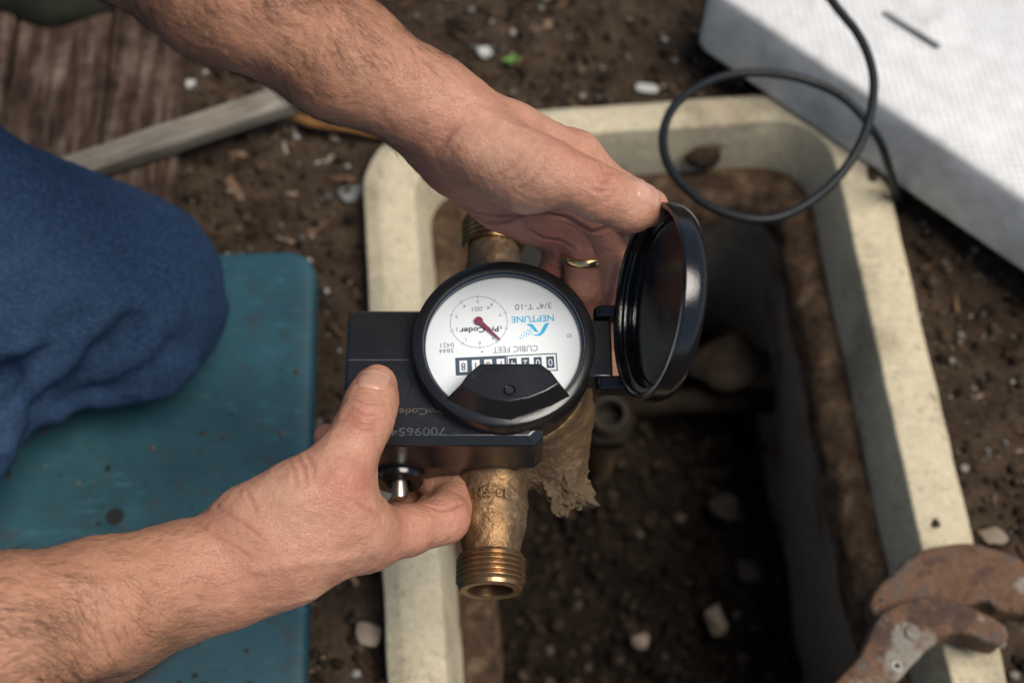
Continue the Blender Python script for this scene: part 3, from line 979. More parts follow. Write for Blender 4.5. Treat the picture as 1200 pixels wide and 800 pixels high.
def meter_body():
    ax = -0.0105
    def fun(p):
        q = p.copy(); q[:, 2] = np.clip(q[:, 2], 0.205, 0.232)
        c = np.array((BX + 0.001, BY, 0.0), f32)
        v = p - c; r = np.hypot(v[:, 0], v[:, 1])
        core = smax(r - 0.0405, np.abs(p[:, 2] - 0.228) - 0.040, 0.008)
        fl = smax(r - 0.0428, np.abs(p[:, 2] - 0.258) - 0.010, 0.004)
        d = smin(core, fl, 0.004)
        for s in (-1, 1):
            yend = -0.0885 if s < 0 else 0.0990
            d1 = cone(p, (ax, s * 0.020, 0.228), (ax, s * 0.062, 0.229), 0.021, 0.0165)
            d2 = cone(p, (ax, s * 0.060, 0.229), (ax, yend, 0.230), 0.0160, 0.0140)
            d2 = np.maximum(d2, s * p[:, 1] - abs(yend))
            d = smin(d, smin(d1, d2, 0.008), 0.014)
        # lug with a bolt boss on the right
        d = smin(d, cone(p, (0.022, -0.014, 0.242), (0.026, -0.040, 0.222), 0.020, 0.013), 0.010)
        return d.astype(f32)
    V, Q = polygonise(fun, (-0.055, -0.106, 0.178), (0.055, 0.114, 0.275), 0.0016)
    d, g = grad(fun, V)
    V = V + g * (0.0005 * npnoise(V, 170, 2.0)[:, None] + 0.0004 * npnoise(V, 420, 5.0)[:, None])
    o = obj('casting', np_mesh('casting', V, Q), M_BRASS); keep(smooth(o), meter)
    # threaded ends
    for s, y0, y1 in ((-1, -0.0835, -0.1015), (1, 0.0940, 0.1140)):
        prof = [(0.0140, 0.0)]
        n = 5; Lt = abs(y1 - y0)
        prof += [(0.0163, 0.0), (0.0166, 0.001)]
        for k in range(n):
            z = 0.0015 + (Lt - 0.0045) * k / n; st = (Lt - 0.0045) / n
            prof += [(0.0163, z), (0.0176, z + st * 0.35), (0.0176, z + st * 0.6), (0.0163, z + st * 0.95)]
        prof += [(0.0163, Lt - 0.003), (0.0165, Lt - 0.0024), (0.0160, Lt - 0.0006), (0.0152, Lt), (0.0118, Lt), (0.0110, Lt - 0.0007), (0.0108, 0.0056)]
        V, F = lathe(prof, 72)
        M = frame((ax, y0, 0.230), (0, s, 0))
        th = mpart('threaded_end', place(V, M), F, M_THREAD, 32)
        V, F = lathe([(0.0107, 0.0062), (0.0001, 0.0062)], 32)
        mpart('bore', place(V, M), F, M_HOLESHADE, None, th)  # near-black disc paints the dark depth of the bore
    return fun
body_fun = meter_body()
ax = -0.0105

def text(name, s, size, M, mat, parent, depth=0.00006, align='CENTER', bold=0.0, sx=1.0):
    cu = bpy.data.curves.new(name, 'FONT')
    cu.body = s; cu.size = size; cu.align_x = align; cu.align_y = 'CENTER'; cu.extrude = depth; cu.offset = bold
    cu.resolution_u = 3
    o = bpy.data.objects.new(name, cu); col.objects.link(o)
    dg = bpy.context.evaluated_depsgraph_get()
    me = bpy.data.meshes.new_from_object(o.evaluated_get(dg))
    bpy.data.objects.remove(o)
    me.name = name
    for v in me.vertices: v.co = M @ Vector((v.co.x * sx, v.co.y, v.co.z))
    me.update()
    o = obj(name, me, mat)
    o.parent = parent
    return o

def register():
    c = (BX, BY, 0)
    V, F = lathe([(0.0415, 0.267), (0.0425, 0.269), (0.0425, 0.284), (0.0415, 0.286)], 96)
    V, F = V + [], F
    mpart('register_housing', place(V, T(c)), F, M_BLACK)
    V, F = lathe([(0.0425, 0.280), (0.0440, 0.281), (0.0447, 0.284), (0.0447, 0.2978), (0.0444, 0.2988), (0.0438, 0.2993), (0.0399, 0.2996), (0.0394, 0.2992), (0.0391, 0.2984), (0.0389, 0.2935), (0.0388, 0.2915)], 128)
    bez = mpart('bezel', place(V, T(c)), F, M_BLACK)
    # slate ring: reflection on the bezel's inner wall put into its colour
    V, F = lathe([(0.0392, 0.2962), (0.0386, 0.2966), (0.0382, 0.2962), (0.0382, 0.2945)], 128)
    mpart('wall_reflection', place(V, T(c)), F, simple('slate_reflection', (0.035, 0.055, 0.085), 0.3), 40, bez)
    # glass
    V, F = lathe([(0.0384, 0.2958), (0.030, 0.2964), (0.015, 0.2967), (0.0001, 0.2968)], 96)
    mpart('glass', place(V, T(c)), F, M_GLASS, 60)
    # dial
    V, F = lathe([(0.0387, 0.2926), (0.0380, 0.2930), (0.0001, 0.2930)], 96)
    dial = mpart('dial', place(V, T(c)), F, M_DIAL)
    zd = 0.29312
    rot = R(183)
    def at(p, extra=0.0):
        return T((p[0], p[1], zd + extra)) @ Matrix.Rotation(rot, 4, 'Z')
    # small sweep gauge
    gc = (-0.0164, 0.0165, 0.2931); gr = 0.0142
    V, F = [], []
    def bar(V, F, r0, r1, a, w):
        ca, sa = math.cos(a), math.sin(a); k = len(V)
        for r, s in ((r0, -w), (r0, w), (r1, w), (r1, -w)):
            V.append((gc[0] + r * ca - s * sa, gc[1] + r * sa + s * ca, zd))
        F.append((k, k + 3, k + 2, k + 1))
    for i in range(100):
        a = rot + R(90) - 2 * math.pi * i / 100
        bar(V, F, gr * (0.92 if i % 10 == 0 else 0.965 if i % 5 == 0 else 0.975), gr * (1.06 if i % 10 == 0 else 1.0), a, 0.00013 if i % 10 == 0 else 0.00008)
    n = 96; k = len(V)
    for i in range(n):
        a = 2 * math.pi * i / n
        for r in (gr * 0.985, gr * 1.0): V.append((gc[0] + r * math.cos(a), gc[1] + r * math.sin(a), zd))
    for i in range(n):
        j = (i + 1) % n; F.append((k + 2*i, k + 2*i + 1, k + 2*j + 1, k + 2*j))
    mpart('scale', V, F, M_INK, None, dial, False)
    for i in range(10):
        a = rot + R(90) - 2 * math.pi * i / 10
        text('numeral', str(i), 0.0026, at((gc[0] + gr * 0.80 * math.cos(a), gc[1] + gr * 0.80 * math.sin(a))), M_INK, dial)
    text('lettering', 'x .001', 0.0036, at((-0.0157, 0.0239, 0.2931)), M_INK, dial, sx=1.1)
    text('lettering', 'ProCoder', 0.0041, at((-0.0160, 0.0123, 0.2931)), M_INKDARK, dial, bold=0.00008, sx=1.15)
    text('lettering', '3/4" T-10', 0.0046, at((0.0106, 0.0253, 0.2931)), M_INK, dial, sx=1.05)
    text('lettering', 'NEPTUNE', 0.0050, at((0.0103, 0.0184, 0.2931)), M_BLUE, dial, sx=0.98, bold=0.00004)
    text('lettering', 'CUBIC FEET', 0.0046, at((0.0017, 0.0018, 0.2931)), M_INK, dial, sx=0.92)
    text('lettering', '0421', 0.0034, at((-0.0320, 0.0039, 0.2931)), M_INK, dial, sx=1.1)
    text('lettering', '3844', 0.0034, at((-0.0319, 0.0009, 0.2931)), M_INK, dial, sx=1.1)
    text('lettering', 'ID', 0.0028, at((0.0281, 0.0090, 0.2931)), M_INK, dial)
    # wave emblem: a blue ribbon peak with drops, given in dial millimetres around its middle
    def flat(name, loops, ref, mat, z=zd):
        V, F = [], []
        Mx = T((ref[0], ref[1], z)) @ Matrix.Rotation(R(3), 4, 'Z')
        for lp in loops:
            k = len(V)
            for x, y in lp: V.append(tuple(Mx @ Vector((x * 0.001, y * 0.001, 0))))
            F.append(tuple(range(k, k + len(lp))))
        me = pydata(name, V, F)
        bm = bmesh.new(); bm.from_mesh(me)
        for f in bm.faces:
            f.normal_update()
            if f.normal.z < 0: f.normal_flip()
        bm.to_mesh(me); bm.free()
        o = obj(name, me, mat); o.parent = dial
        return o
    ref = (0.0105, 0.0118, 0.2931)
    rib1 = [(6.1, 3.5), (8.0, 3.9), (7.0, 1.6), (5.4, -1.2), (4.0, -2.6), (2.6, -3.2), (1.0, -2.9), (0.2, -2.2), (1.8, -2.3), (3.0, -1.6), (4.2, 0.4), (5.2, 2.2)]
    rib2 = [(-3.2, 3.3), (-1.6, 3.9), (0.0, 3.3), (1.2, 1.4), (2.2, -0.6), (2.8, -1.2), (1.4, -0.9), (0.4, -0.6), (-0.5, 1.2), (-1.6, 2.4)]
    flat('emblem', [rib1, rib2], ref, M_BLUE)
    rng = random.Random(4)
    drops = []
    for (x, y, s) in [(-2.6, 0.2, .5), (-1.4, -0.4, .5), (-3.4, -1.4, .55), (-2.2, -1.9, .5), (-4.6, -0.6, .45), (-4.8, -2.6, .5), (-0.6, -1.6, .45), (0.3, -2.6, .4), (-6.0, -2.2, .4), (-6.6, -3.8, .5), (-1.0, 0.9, .4), (-3.6, -3.0, .4), (-5.4, -4.0, .35)]:
        drops.append([(x - s * .5, y - s), (x + s * .5, y - s), (x + s * .5, y + s), (x - s * .5, y + s)])
    flat('emblem_drops', drops, ref, M_BLUE)
    # odometer
    oc = (-0.0027, -0.0067, 0.2931)
    w2, h2 = 0.0248, 0.0056
    def rect(x0, x1, y0, y1): return [(x0, y0), (x1, y0), (x1, y1), (x0, y1)]
    def frm(x0, x1, y0, y1, t): return [rect(x0, x1, y0, y0 + t), rect(x0, x1, y1 - t, y1), rect(x0, x0 + t, y0 + t, y1 - t), rect(x1 - t, x1, y0 + t, y1 - t)]
    flat('counter_frame', frm(0.2, 24.8, -4.6, 4.9, 0.55), oc, M_SLATE)
    flat('counter_panel', [rect(-24.8, 0.0, -4.6, 4.9)], oc, M_SLATE)
    digits = '00247618'
    for i in range(8):
        xm = 21.4 - 6.05 * i
        win = flat('digit_window', [rect(xm - 1.9, xm + 1.9, -3.0, 3.2)], oc, M_SLATE if i < 4 else M_WHITE, zd + 0.0001)
        p = Matrix.Rotation(R(3), 4, 'Z') @ Vector((xm * 0.001, 0.0001, 0))
        text('digit', digits[i], 0.0056, T((oc[0] + p.x, oc[1] + p.y, zd + 0.00022)) @ Matrix.Rotation(rot, 4, 'Z'), M_WHITE if i < 4 else M_INKDARK, win, sx=0.85)
    dotp = (-0.0146, 0.0002, 0.2931)
    flat('index_dot', [[(0.55 * math.cos(a), 0.55 * math.sin(a)) for a in np.linspace(0, 2 * math.pi, 10)[:-1]]], dotp, M_INK)
    # needle
    hub = np.array(gc); tip = np.array((-0.0058, 0.0060, 0.2945)); hub[2] = tip[2] = 0.2944
    d = (tip - hub); d[2] = 0; L = np.linalg.norm(d); d /= L; s = np.array((-d[1], d[0], 0))
    V = [tuple(hub + s * 0.0013 - d * 0.001), tuple(hub - s * 0.0013 - d * 0.001), tuple(tip - s * 0.00035), tuple(tip + s * 0.00035)]
    V += [(x, y, z + 0.0004) for x, y, z in V]
    nd = mpart('needle', V, [(0, 1, 2, 3), (7, 6, 5, 4), (0, 4, 5, 1), (1, 5, 6, 2), (2, 6, 7, 3), (3, 7, 4, 0)], M_NEEDLE, None)
    V, F = lathe([(0.0021, 0.2931), (0.0021, 0.2949), (0.0018, 0.2952), (0.0001, 0.2953)], 24)
    mpart('hub', place(V, T((gc[0], gc[1], 0))), F, M_NEEDLE, 40, nd)
    # raised hood covering the lower part of the dial
    top = [(-0.0150, -0.0137, 0.3090), (0.0134, -0.0137, 0.3090), (0.0182, -0.0177, 0.3090), (0.0221, -0.0239, 0.3090), (0.0160, -0.0279, 0.3090), (0.0080, -0.0314, 0.3090), (-0.0012, -0.0331, 0.3090), (-0.0100, -0.0318, 0.3090), (-0.0180, -0.0287, 0.3090), (-0.0241, -0.0248, 0.3090), (-0.0206, -0.0190, 0.3090)]
    low = [(-0.0164, -0.0115, 0.2985), (0.0152, -0.0115, 0.2985), (0.0213, -0.0169, 0.2985), (0.0281, -0.0263, 0.2985), (0.0191, -0.0316, 0.2985), (0.0089, -0.0352, 0.2985), (-0.0008, -0.0391, 0.2985), (-0.0121, -0.0373, 0.2985), (-0.0223, -0.0334, 0.2985), (-0.0321, -0.0281, 0.2985), (-0.0249, -0.0196, 0.2985)]
    V, F = loft([low[::-1], top[::-1]])
    hood = mpart('hood', V, F, M_BLACK, 30)
    bevel(hood, 0.0006, 2, 25)
    V, F = lathe([(0.0030, 0.3091), (0.0026, 0.3094), (0.0021, 0.3091), (0.0019, 0.3075), (0.0001, 0.3072)], 28)
    pc = (-0.0012, -0.0274, 0.3090)
    mpart('screw_hole', place(V, T((pc[0], pc[1], 0))), F, M_GLOSS, 40, hood)
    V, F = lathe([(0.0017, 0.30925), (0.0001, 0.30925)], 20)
    mpart('screw_shade', place(V, T((pc[0], pc[1], 0))), F, M_HOLESHADE, None, hood)  # flat dark disc painting the shade inside the screw hole
    for q, r in (((-0.0183, -0.0202, 0.3090), 0.0011), ((-0.0121, -0.0195, 0.3090), 0.0005), ((0.0157, -0.0195, 0.3090), 0.0006)):
        V, F = lathe([(r, 0.30915), (0.0001, 0.30915)], 14)
        mpart('pin_hole', place(V, T((q[0], q[1], 0))), F, M_HOLESHADE, None, hood)  # flat discs on the hood, hole shade painted in their colour
    # latch lip at the front of the bezel
    lo_, hi_ = [], []
    pts = [(-0.0287, -0.0279, 0.2930), (-0.0179, -0.0350, 0.2930), (-0.0089, -0.0385, 0.2930), (-0.0024, -0.0407, 0.2930), (0.0012, -0.0390, 0.2930), (0.0049, -0.0363, 0.2930), (0.0184, -0.0310, 0.2930), (0.0000, -0.0171, 0.2930)]
    V, F = loft([[(x, y, 0.2885) for x, y, z in pts], [(x, y, 0.2978) for x, y, z in pts]])
    bevel(mpart('latch_lip', V, F, M_BLACK, 30), 0.0008, 2, 25)
register()

def encoder_box():
    # electronics housing to the left and front of the register
    def rr(x0, x1, y0, y1, c, z, cr=None):
        cr = cr or c
        return [(x0 + c, y0, z), (x1 - cr, y0, z), (x1, y0 + cr, z), (x1, y1 - c, z), (x1 - c, y1, z), (x0 + c, y1, z), (x0, y1 - c, z), (x0, y0 + c, z)]
    x0, x1, y0, y1 = -0.0822, 0.0150, -0.0455, 0.0275
    V, F = loft([rr(x0 + .001, x1 - .001, y0 + .0015, y1 - .001, 0.003, 0.2520), rr(x0, x1, y0, y1, 0.004, 0.2540), rr(x0, x1, y0, y1, 0.004, 0.2835), rr(x0 + .0015, x1 - .003, y0 + .0035, y1 - .003, 0.004, 0.288)])
    b = mpart('encoder_housing', V, F, M_BLACK, 30)
    bevel(b, 0.0007, 2, 25)
    V, F = loft([rr(x0 + .006, x1 - .012, y0 + .0030, y1 - .004, 0.003, 0.2255), rr(x0 + .004, x1 - .009, y0 + .0014, y1 - .003, 0.003, 0.2530)])
    bevel(mpart('housing_base', V, F, M_BLACK, 30), 0.001, 2, 25)
    # seam and moulded ring on the top face
    V, F = box_verts(x0 + 0.002, -0.040, -0.0022, -0.0016, 0.2878, 0.28815)
    mpart('seam', V, F, M_MARK, None, b)
    q = (-0.0599, -0.0144, 0.2880)
    V, F = lathe([(0.0110, 0.28795), (0.0106, 0.2884), (0.0001, 0.2884)], 48)
    mpart('moulded_disc', place(V, T((q[0], q[1], 0))), F, M_BLACK, 40, b)
    rot = R(181)
    def at(p): return T((p[0], p[1], 0.28808)) @ Matrix.Rotation(rot, 4, 'Z')
    text('lettering', 'ProCoder)', 0.0050, at((-0.0453, -0.0291, 0.2880)), M_BROWNMARK, b, sx=1.25)
    text('lettering', '7009654', 0.0062, at((-0.0450, -0.0396, 0.2880)), M_MARK, b, sx=1.25)
    # tamper seal knob under the front edge
    kc = (-0.0569, -0.0494, 0.2430)
    M = frame(kc, (0.05, -0.97, 0.10))
    V, F = lathe([(0.004, -0.014), (0.0108, -0.012), (0.0130, -0.008), (0.0130, -0.002), (0.0118, 0.0), (0.0062, 0.0004), (0.0058, -0.002), (0.0001, -0.002)], 48)
    k = mpart('knob', place(V, M), F, M_GLOSS)
    V, F = lathe([(0.0040, -0.003), (0.0040, 0.008), (0.0034, 0.009), (0.0001, 0.009)], 28)
    mpart('stud', place(V, M), F, M_STEEL, 40, k)
encoder_box()

def cover():
    # hinge block on the bezel
    yh = -0.0005
    def bx(name, x0, x1, y0, y1, z0, z1, mat=M_BLACK, w=0.0012, parent=None):
        V, F = box_verts(x0, x1, y0, y1, z0, z1)
        o = mpart(name, V, F, mat, 30, parent); bevel(o, w, 3, 30); return o
    bx('hinge_block', 0.036, 0.0485, yh - 0.0155, yh + 0.0155, 0.285, 0.2988)
    HX, HZ = 0.0545, 0.3005
    V, F = tube([(HX - 0.001, yh - 0.0225, HZ), (HX - 0.001, yh + 0.0225, HZ)], 0.0028, 16)
    TH = R(106)
    # closed-cover coordinates: hinge on +X side, cover centre at -X; clockwise rotation about Y opens it
    CX = -0.0470
    def mk(prof, n=96): return lathe(prof, n)
    Mo = T((HX, yh + 0.0035, HZ)) @ Matrix.Rotation(R(4), 4, 'X') @ Matrix.Rotation(TH, 4, 'Y') @ T((CX, 0, 0)) @ Matrix.Scale(0.985, 4)
    prof = [(0.0428, -0.0060), (0.0436, -0.0066), (0.0452, -0.0066), (0.0460, -0.0058), (0.0463, 0.0), (0.0460, 0.0022), (0.0448, 0.0042), (0.036, 0.0068), (0.020, 0.0084), (0.0001, 0.0090)]
    V, F = mk(prof)
    cv = mpart('cover', place(V, Mo), F, M_GLOSS, 35)
    cv['label'] = 'glossy black hinged cover standing open'
    prof = [(0.0428, -0.0060), (0.0426, -0.0020), (0.0410, 0.0005), (0.0385, 0.0010), (0.0382, 0.0024), (0.030, 0.0046), (0.015, 0.0060), (0.0001, 0.0064)]
    V, F = mk(prof)
    inn = mpart('cover_lining', place(V, Mo), F, M_GLOSS, 35, cv)
    # inner snap ring and ribs
    V, F = lathe([(0.0426, -0.0035), (0.0402, -0.0030), (0.0396, -0.0010), (0.0400, 0.0008)], 96)
    mpart('snap_ring', place(V, Mo), F, M_GLOSS, 35, cv)
    # hinge lugs of the cover and pin
    for s, hw in ((1, 0.0030), (-1, 0.0034)):
        yc = yh + s * 0.0192
        prof2 = [(0.0400, 0.2920), (0.0400, 0.2985), (0.0420, 0.3015), (0.0530, 0.3022), (0.0580, 0.3035), (0.0600, 0.3010), (0.0585, 0.2950), (0.0540, 0.2925)]
        V, F = loft([[(x, yc - hw, z) for x, z in prof2], [(x, yc + hw, z) for x, z in prof2]])
        bevel(mpart('hinge_lug', V, F, M_GLOSS, 30), 0.0012, 3, 25)
    V, F = tube([(HX - 0.001, yh - 0.0225, HZ - 0.001), (HX - 0.001, yh + 0.0225, HZ - 0.001)], 0.0017, 16)
    mpart('hinge_pin', V, F, M_GLOSS, 40)
    return Mo
COVER_M = cover()

def cast_marks():
    # raised lettering and arrow on top of the outlet neck, wrapped round the pipe
    def drape(V, y):
        """lay flat marks on the casting: march down onto its surface, keep their own height"""
        V = np.array(V, f32)
        q = np.stack([V[:, 0] + f32(ax), V[:, 1] + f32(y), np.full(len(V), 0.262, f32)], 1)
        for _ in range(60):
            q[:, 2] -= np.clip(body_fun(q), -0.002, 0.002) * f32(0.7)
        q[:, 2] += V[:, 2]
        return [tuple(v) for v in q]
    cu = bpy.data.curves.new('l', 'FONT'); cu.body = 'NSF 61'; cu.size = 0.0070; cu.align_x = 'CENTER'; cu.align_y = 'CENTER'; cu.extrude = 0.0016; cu.offset = 0.00018; cu.bevel_depth = 0.0001
    o = bpy.data.objects.new('l', cu); col.objects.link(o)
    me = bpy.data.meshes.new_from_object(o.evaluated_get(bpy.context.evaluated_depsgraph_get())); bpy.data.objects.remove(o)
    V = drape([(v.co.x * 0.85, v.co.y, v.co.z) for v in me.vertices], -0.0560)
    for v, c in zip(me.vertices, V): v.co = c
    me.update()
    lo = obj('cast_lettering', me, M_BRASS); keep(lo, meter)
    arrow = [(-1.3, 3.5), (1.3, 3.5), (1.3, 0.5), (3.8, 0.5), (0, -4.6), (-3.8, 0.5), (-1.3, 0.5)]
    inn = [(x * 0.62, y * 0.68 - 0.15) for x, y in arrow]
    V, F = [], []
    for s, z in ((arrow, -0.001), (arrow, 0.0009), (inn, 0.0009), (inn, -0.001)):
        V += [(x * 0.001, y * 0.001, z) for x, y in s]
    n = len(arrow)
    for j in range(3):
        for i in range(n): F.append((j*n+i, j*n+(i+1)%n, (j+1)*n+(i+1)%n, (j+1)*n+i))
    mpart('cast_arrow', drape(V, -0.0665), F, M_BRASS, None)
cast_marks()

def mud_clump():
    rng = np.random.default_rng(5)
    V, F = ico(5)
    out = []
    for v in V:
        k = 1 + 0.55 * noise.noise(Vector(v) * 1.6 + Vector((9, 2, 4))) + 0.36 * noise.noise(Vector(v) * 3.7) + 0.20 * noise.noise(Vector(v) * 9.0)
        out.append(v * k * np.array((0.0125, 0.0150, 0.0090)))
    out = np.array(out)
    M = np.array(Matrix.Rotation(R(35), 3, 'Z') @ Matrix.Rotation(R(20), 3, 'X'))
    out = out @ M.T
    o = obj('mud_clump', np_mesh('mud_clump', out, F), M_MUD)
    o.location = (0.0265, -0.0431, 0.2260)
    tag(o, 'dried tan clump of mud clinging to the bronze meter body', 'mud')
    smooth(o, 60)
mud_clump()

# ------------------------------------------------------------------ the person: two arms and a kneeling leg
person = thing('person', 'person in blue jeans kneeling on the teal board, both bare arms reaching to the meter', 'person', (-0.3418, 0.1512, -0.0340))

def chain(p, pts, k=0.004):
    """pts [(pos, r)] -> union of tapered bones"""
    d = None
    for (a, ra), (b, rb) in zip(pts[:-1], pts[1:]):
        c = cone(p, a, b, ra, rb)
        d = c if d is None else smin(d, c, k)
    return d

def near_dist(V, poly, rad=0.012):
    """distance to a polyline, exact only within rad of its bounding box"""
    lo, hi = poly.min(0) - rad, poly.max(0) + rad
    m = ((V > lo) & (V < hi)).all(1)
    out = np.full(len(V), 1.0, f32)
    out[m] = seg_dist(V[m], poly)
    return out

def make_arm(spec):
    fore, meta, fingers, thumb, extra = spec['fore'], spec['meta'], spec['fingers'], spec['thumb'], spec['extra']
    def fun(p):
        d = None
        for pts in fore:
            c = chain(p, pts, 0.015)
            d = c if d is None else smin(d, c, 0.016)
        for pts in meta:
            d = smin(d, chain(p, pts, 0.008), spec.get('kmeta', 0.011))
        for (a, b, ra, rb, k) in extra:
            d = smin(d, cone(p, a, b, ra, rb), k)
        base = d
        th = chain(p, thumb, 0.006)
        out = smin(base, th, spec.get('kthumb', 0.013))
        for fg in fingers:
            out = np.minimum(out, smin(base, chain(p, fg, 0.004), 0.007))
        for (c, r, amt) in spec.get('bumps', ()):
            v = p - np.asarray(c, f32)
            out = out - amt * np.exp(-np.einsum('ij,ij->i', v, v) / f32(r * r))
        return out.astype(f32)
    lo, hi = spec['lo'], spec['hi']
    V, Q = polygonise(fun, lo, hi, spec.get('h', 0.0010))
    # cut off past the frame is left open; flatten boundary nothing else
    d, g = grad(fun, V)
    crease_w = np.zeros(len(V), f32); disp = np.zeros(len(V), f32)
    for (pts, w, dep) in spec['creases']:
        poly = snap(fun, catmull(pts, 6))
        ds = near_dist(V, poly)
        # taper at the ends
        e = np.minimum(np.linalg.norm(V - poly[0], axis=1), np.linalg.norm(V - poly[-1], axis=1))
        k = np.exp(-(ds / w) ** 2) * np.clip(e / 0.004, 0.25, 1)
        disp -= dep * k
        disp += 0.35 * dep * np.exp(-((ds - 2.1 * w) / (w * 1.1)) ** 2)
        crease_w = np.maximum(crease_w, k)
    for (pts, w, dep) in spec.get('ridges', ()):
        poly = snap(fun, catmull(pts, 6))
        ds = near_dist(V, poly)
        disp += dep * np.exp(-(ds / w) ** 2)
    disp += 0.0005 * npnoise(V, 70, 1.0, 2) + 0.00022 * npnoise(V, 260, 4.0, 2)
    V2 = V + g * disp[:, None]
    me = np_mesh('arm', V2, Q)
    red = np.zeros(len(V), f32); pale = np.zeros(len(V), f32)
    for (c, r, a) in spec['red']:
        red = np.maximum(red, a * np.exp(-np.sum((V - np.asarray(c, f32)) ** 2, 1) / r ** 2))
    for (c, r, a) in spec['pale']:
        pale = np.maximum(pale, a * np.exp(-np.sum((V - np.asarray(c, f32)) ** 2, 1) / r ** 2))
    a, b = np.asarray(spec['wrist'], f32), np.asarray(spec['elbow'], f32)
    t = (V - a) @ (b - a) / np.linalg.norm(b - a)          # metres from wrist to elbow
    tan = np.clip((t + 0.030) / 0.06, 0, 1)
    for nm, arr in (('red', red), ('pale', pale), ('tan', tan), ('crease', crease_w)):
        at = me.attributes.new(nm, 'FLOAT', 'POINT'); at.data.foreach_set('value', arr.astype(f32))
    o = keep(smooth(obj('arm', me, M_SKIN)), person)
    o['label'] = spec['label']
    return o, fun, V2, g, t

def nail(fun, c, axis, nrm, w, l, parent, name='nail'):
    t = Vector(axis).normalized(); n = Vector(nrm); n = (n - t * n.dot(t)).normalized(); s = t.cross(n)
    NU, NV = 17, 19
    P0, ed = [], []
    for j in range(NV):
        for i in range(NU):
            u, v = i / (NU - 1) * 2 - 1, j / (NV - 1) * 2 - 1
            ww = 1.0 if v > -0.2 else math.sqrt(max(0, 1 - ((v + 0.2) / 0.8) ** 2 * 0.75))
            vv = v - (0.16 * u * u if v > 0.3 else 0)
            P0.append(Vector(c) + s * (u * w * ww * (1 - 0.06 * max(v, 0))) + t * (vv * l) + n * 0.012)
            ed.append(min(1, max(0, (v - 0.80) / 0.10)))
    pts = np.array([p[:] for p in P0], f32); nn = np.array(n[:], f32)
    for _ in range(40):
        d = fun(pts); pts = pts - nn * (np.clip(d, -0.003, 0.003) * 0.8)[:, None]
    out = []
    for k, p in enumerate(pts):
        i, j = k % NU, k // NU
        u, v = i / (NU - 1) * 2 - 1, j / (NV - 1) * 2 - 1
        up = 0.00055 * (1 - u ** 6) - (0.0009 if j == 0 else 0.0) - (0.0008 if i in (0, NU - 1) else 0) + 0.0005 * max(0, v) ** 3
        if j == NV - 1: up -= 0.0009
        out.append(p + nn * up)
    F = [(j*NU+i, j*NU+i+1, (j+1)*NU+i+1, (j+1)*NU+i) for j in range(NV-1) for i in range(NU-1)]
    me = fixnormals(pydata(name, out, F))
    at = me.attributes.new('edge', 'FLOAT', 'POINT'); at.data.foreach_set('value', np.array(ed, f32))
    o = obj(name, me, M_NAIL); smooth(o)
    o.parent = parent
    return o

def hairs(parent, V, G, weight, direction, n, seed, lmin=0.006, lmax=0.014):
    rng = np.random.default_rng(seed)
    w = np.maximum(weight, 0); w = w / w.sum()
    idx = rng.choice(len(V), n, p=w)
    g = G[idx]; p = V[idx] + (rng.random((n, 3)) - 0.5) * 0.0008
    sw = np.stack([npnoise(p, 38, s, 1) for s in (1.0, 31.0, 57.0)], 1)
    d = np.asarray(direction)[None] + 0.9 * sw + 0.32 * rng.normal(size=(n, 3))
    d = d - g * np.sum(d * g, 1)[:, None]; d /= np.linalg.norm(d, axis=1)[:, None]
    L = (lmin + (lmax - lmin) * rng.random(n) ** 1.4)[:, None]
    bend = rng.normal(size=(n, 3)) * 0.14
    side = np.cross(d, g)
    th = (0.000034 + 0.000028 * rng.random(n))[:, None]
    lift = (0.20 + 0.40 * rng.random(n))[:, None]
    VV = np.zeros((n, 15, 3), f32)
    for s in range(5):
        q = s / 4
        c = p + L * (d * q + g * (lift * q * (1 - 0.62 * q)) + bend * q * q)
        for a in range(3):
            VV[:, s * 3 + a] = c + th * (1.0 - 0.8 * q) * (math.cos(2.094 * a) * side + math.sin(2.094 * a) * g)
    fb = np.array([(s*3+a, s*3+(a+1)%3, (s+1)*3+(a+1)%3, (s+1)*3+a) for s in range(4) for a in range(3)])
    FF = (fb[None] + (np.arange(n) * 15)[:, None, None]).reshape(-1, 4)
    o = obj('hair', np_mesh('hair', VV.reshape(-1, 3), FF), M_HAIR)
    o.parent = parent
    o['kind'] = 'stuff'
    return o

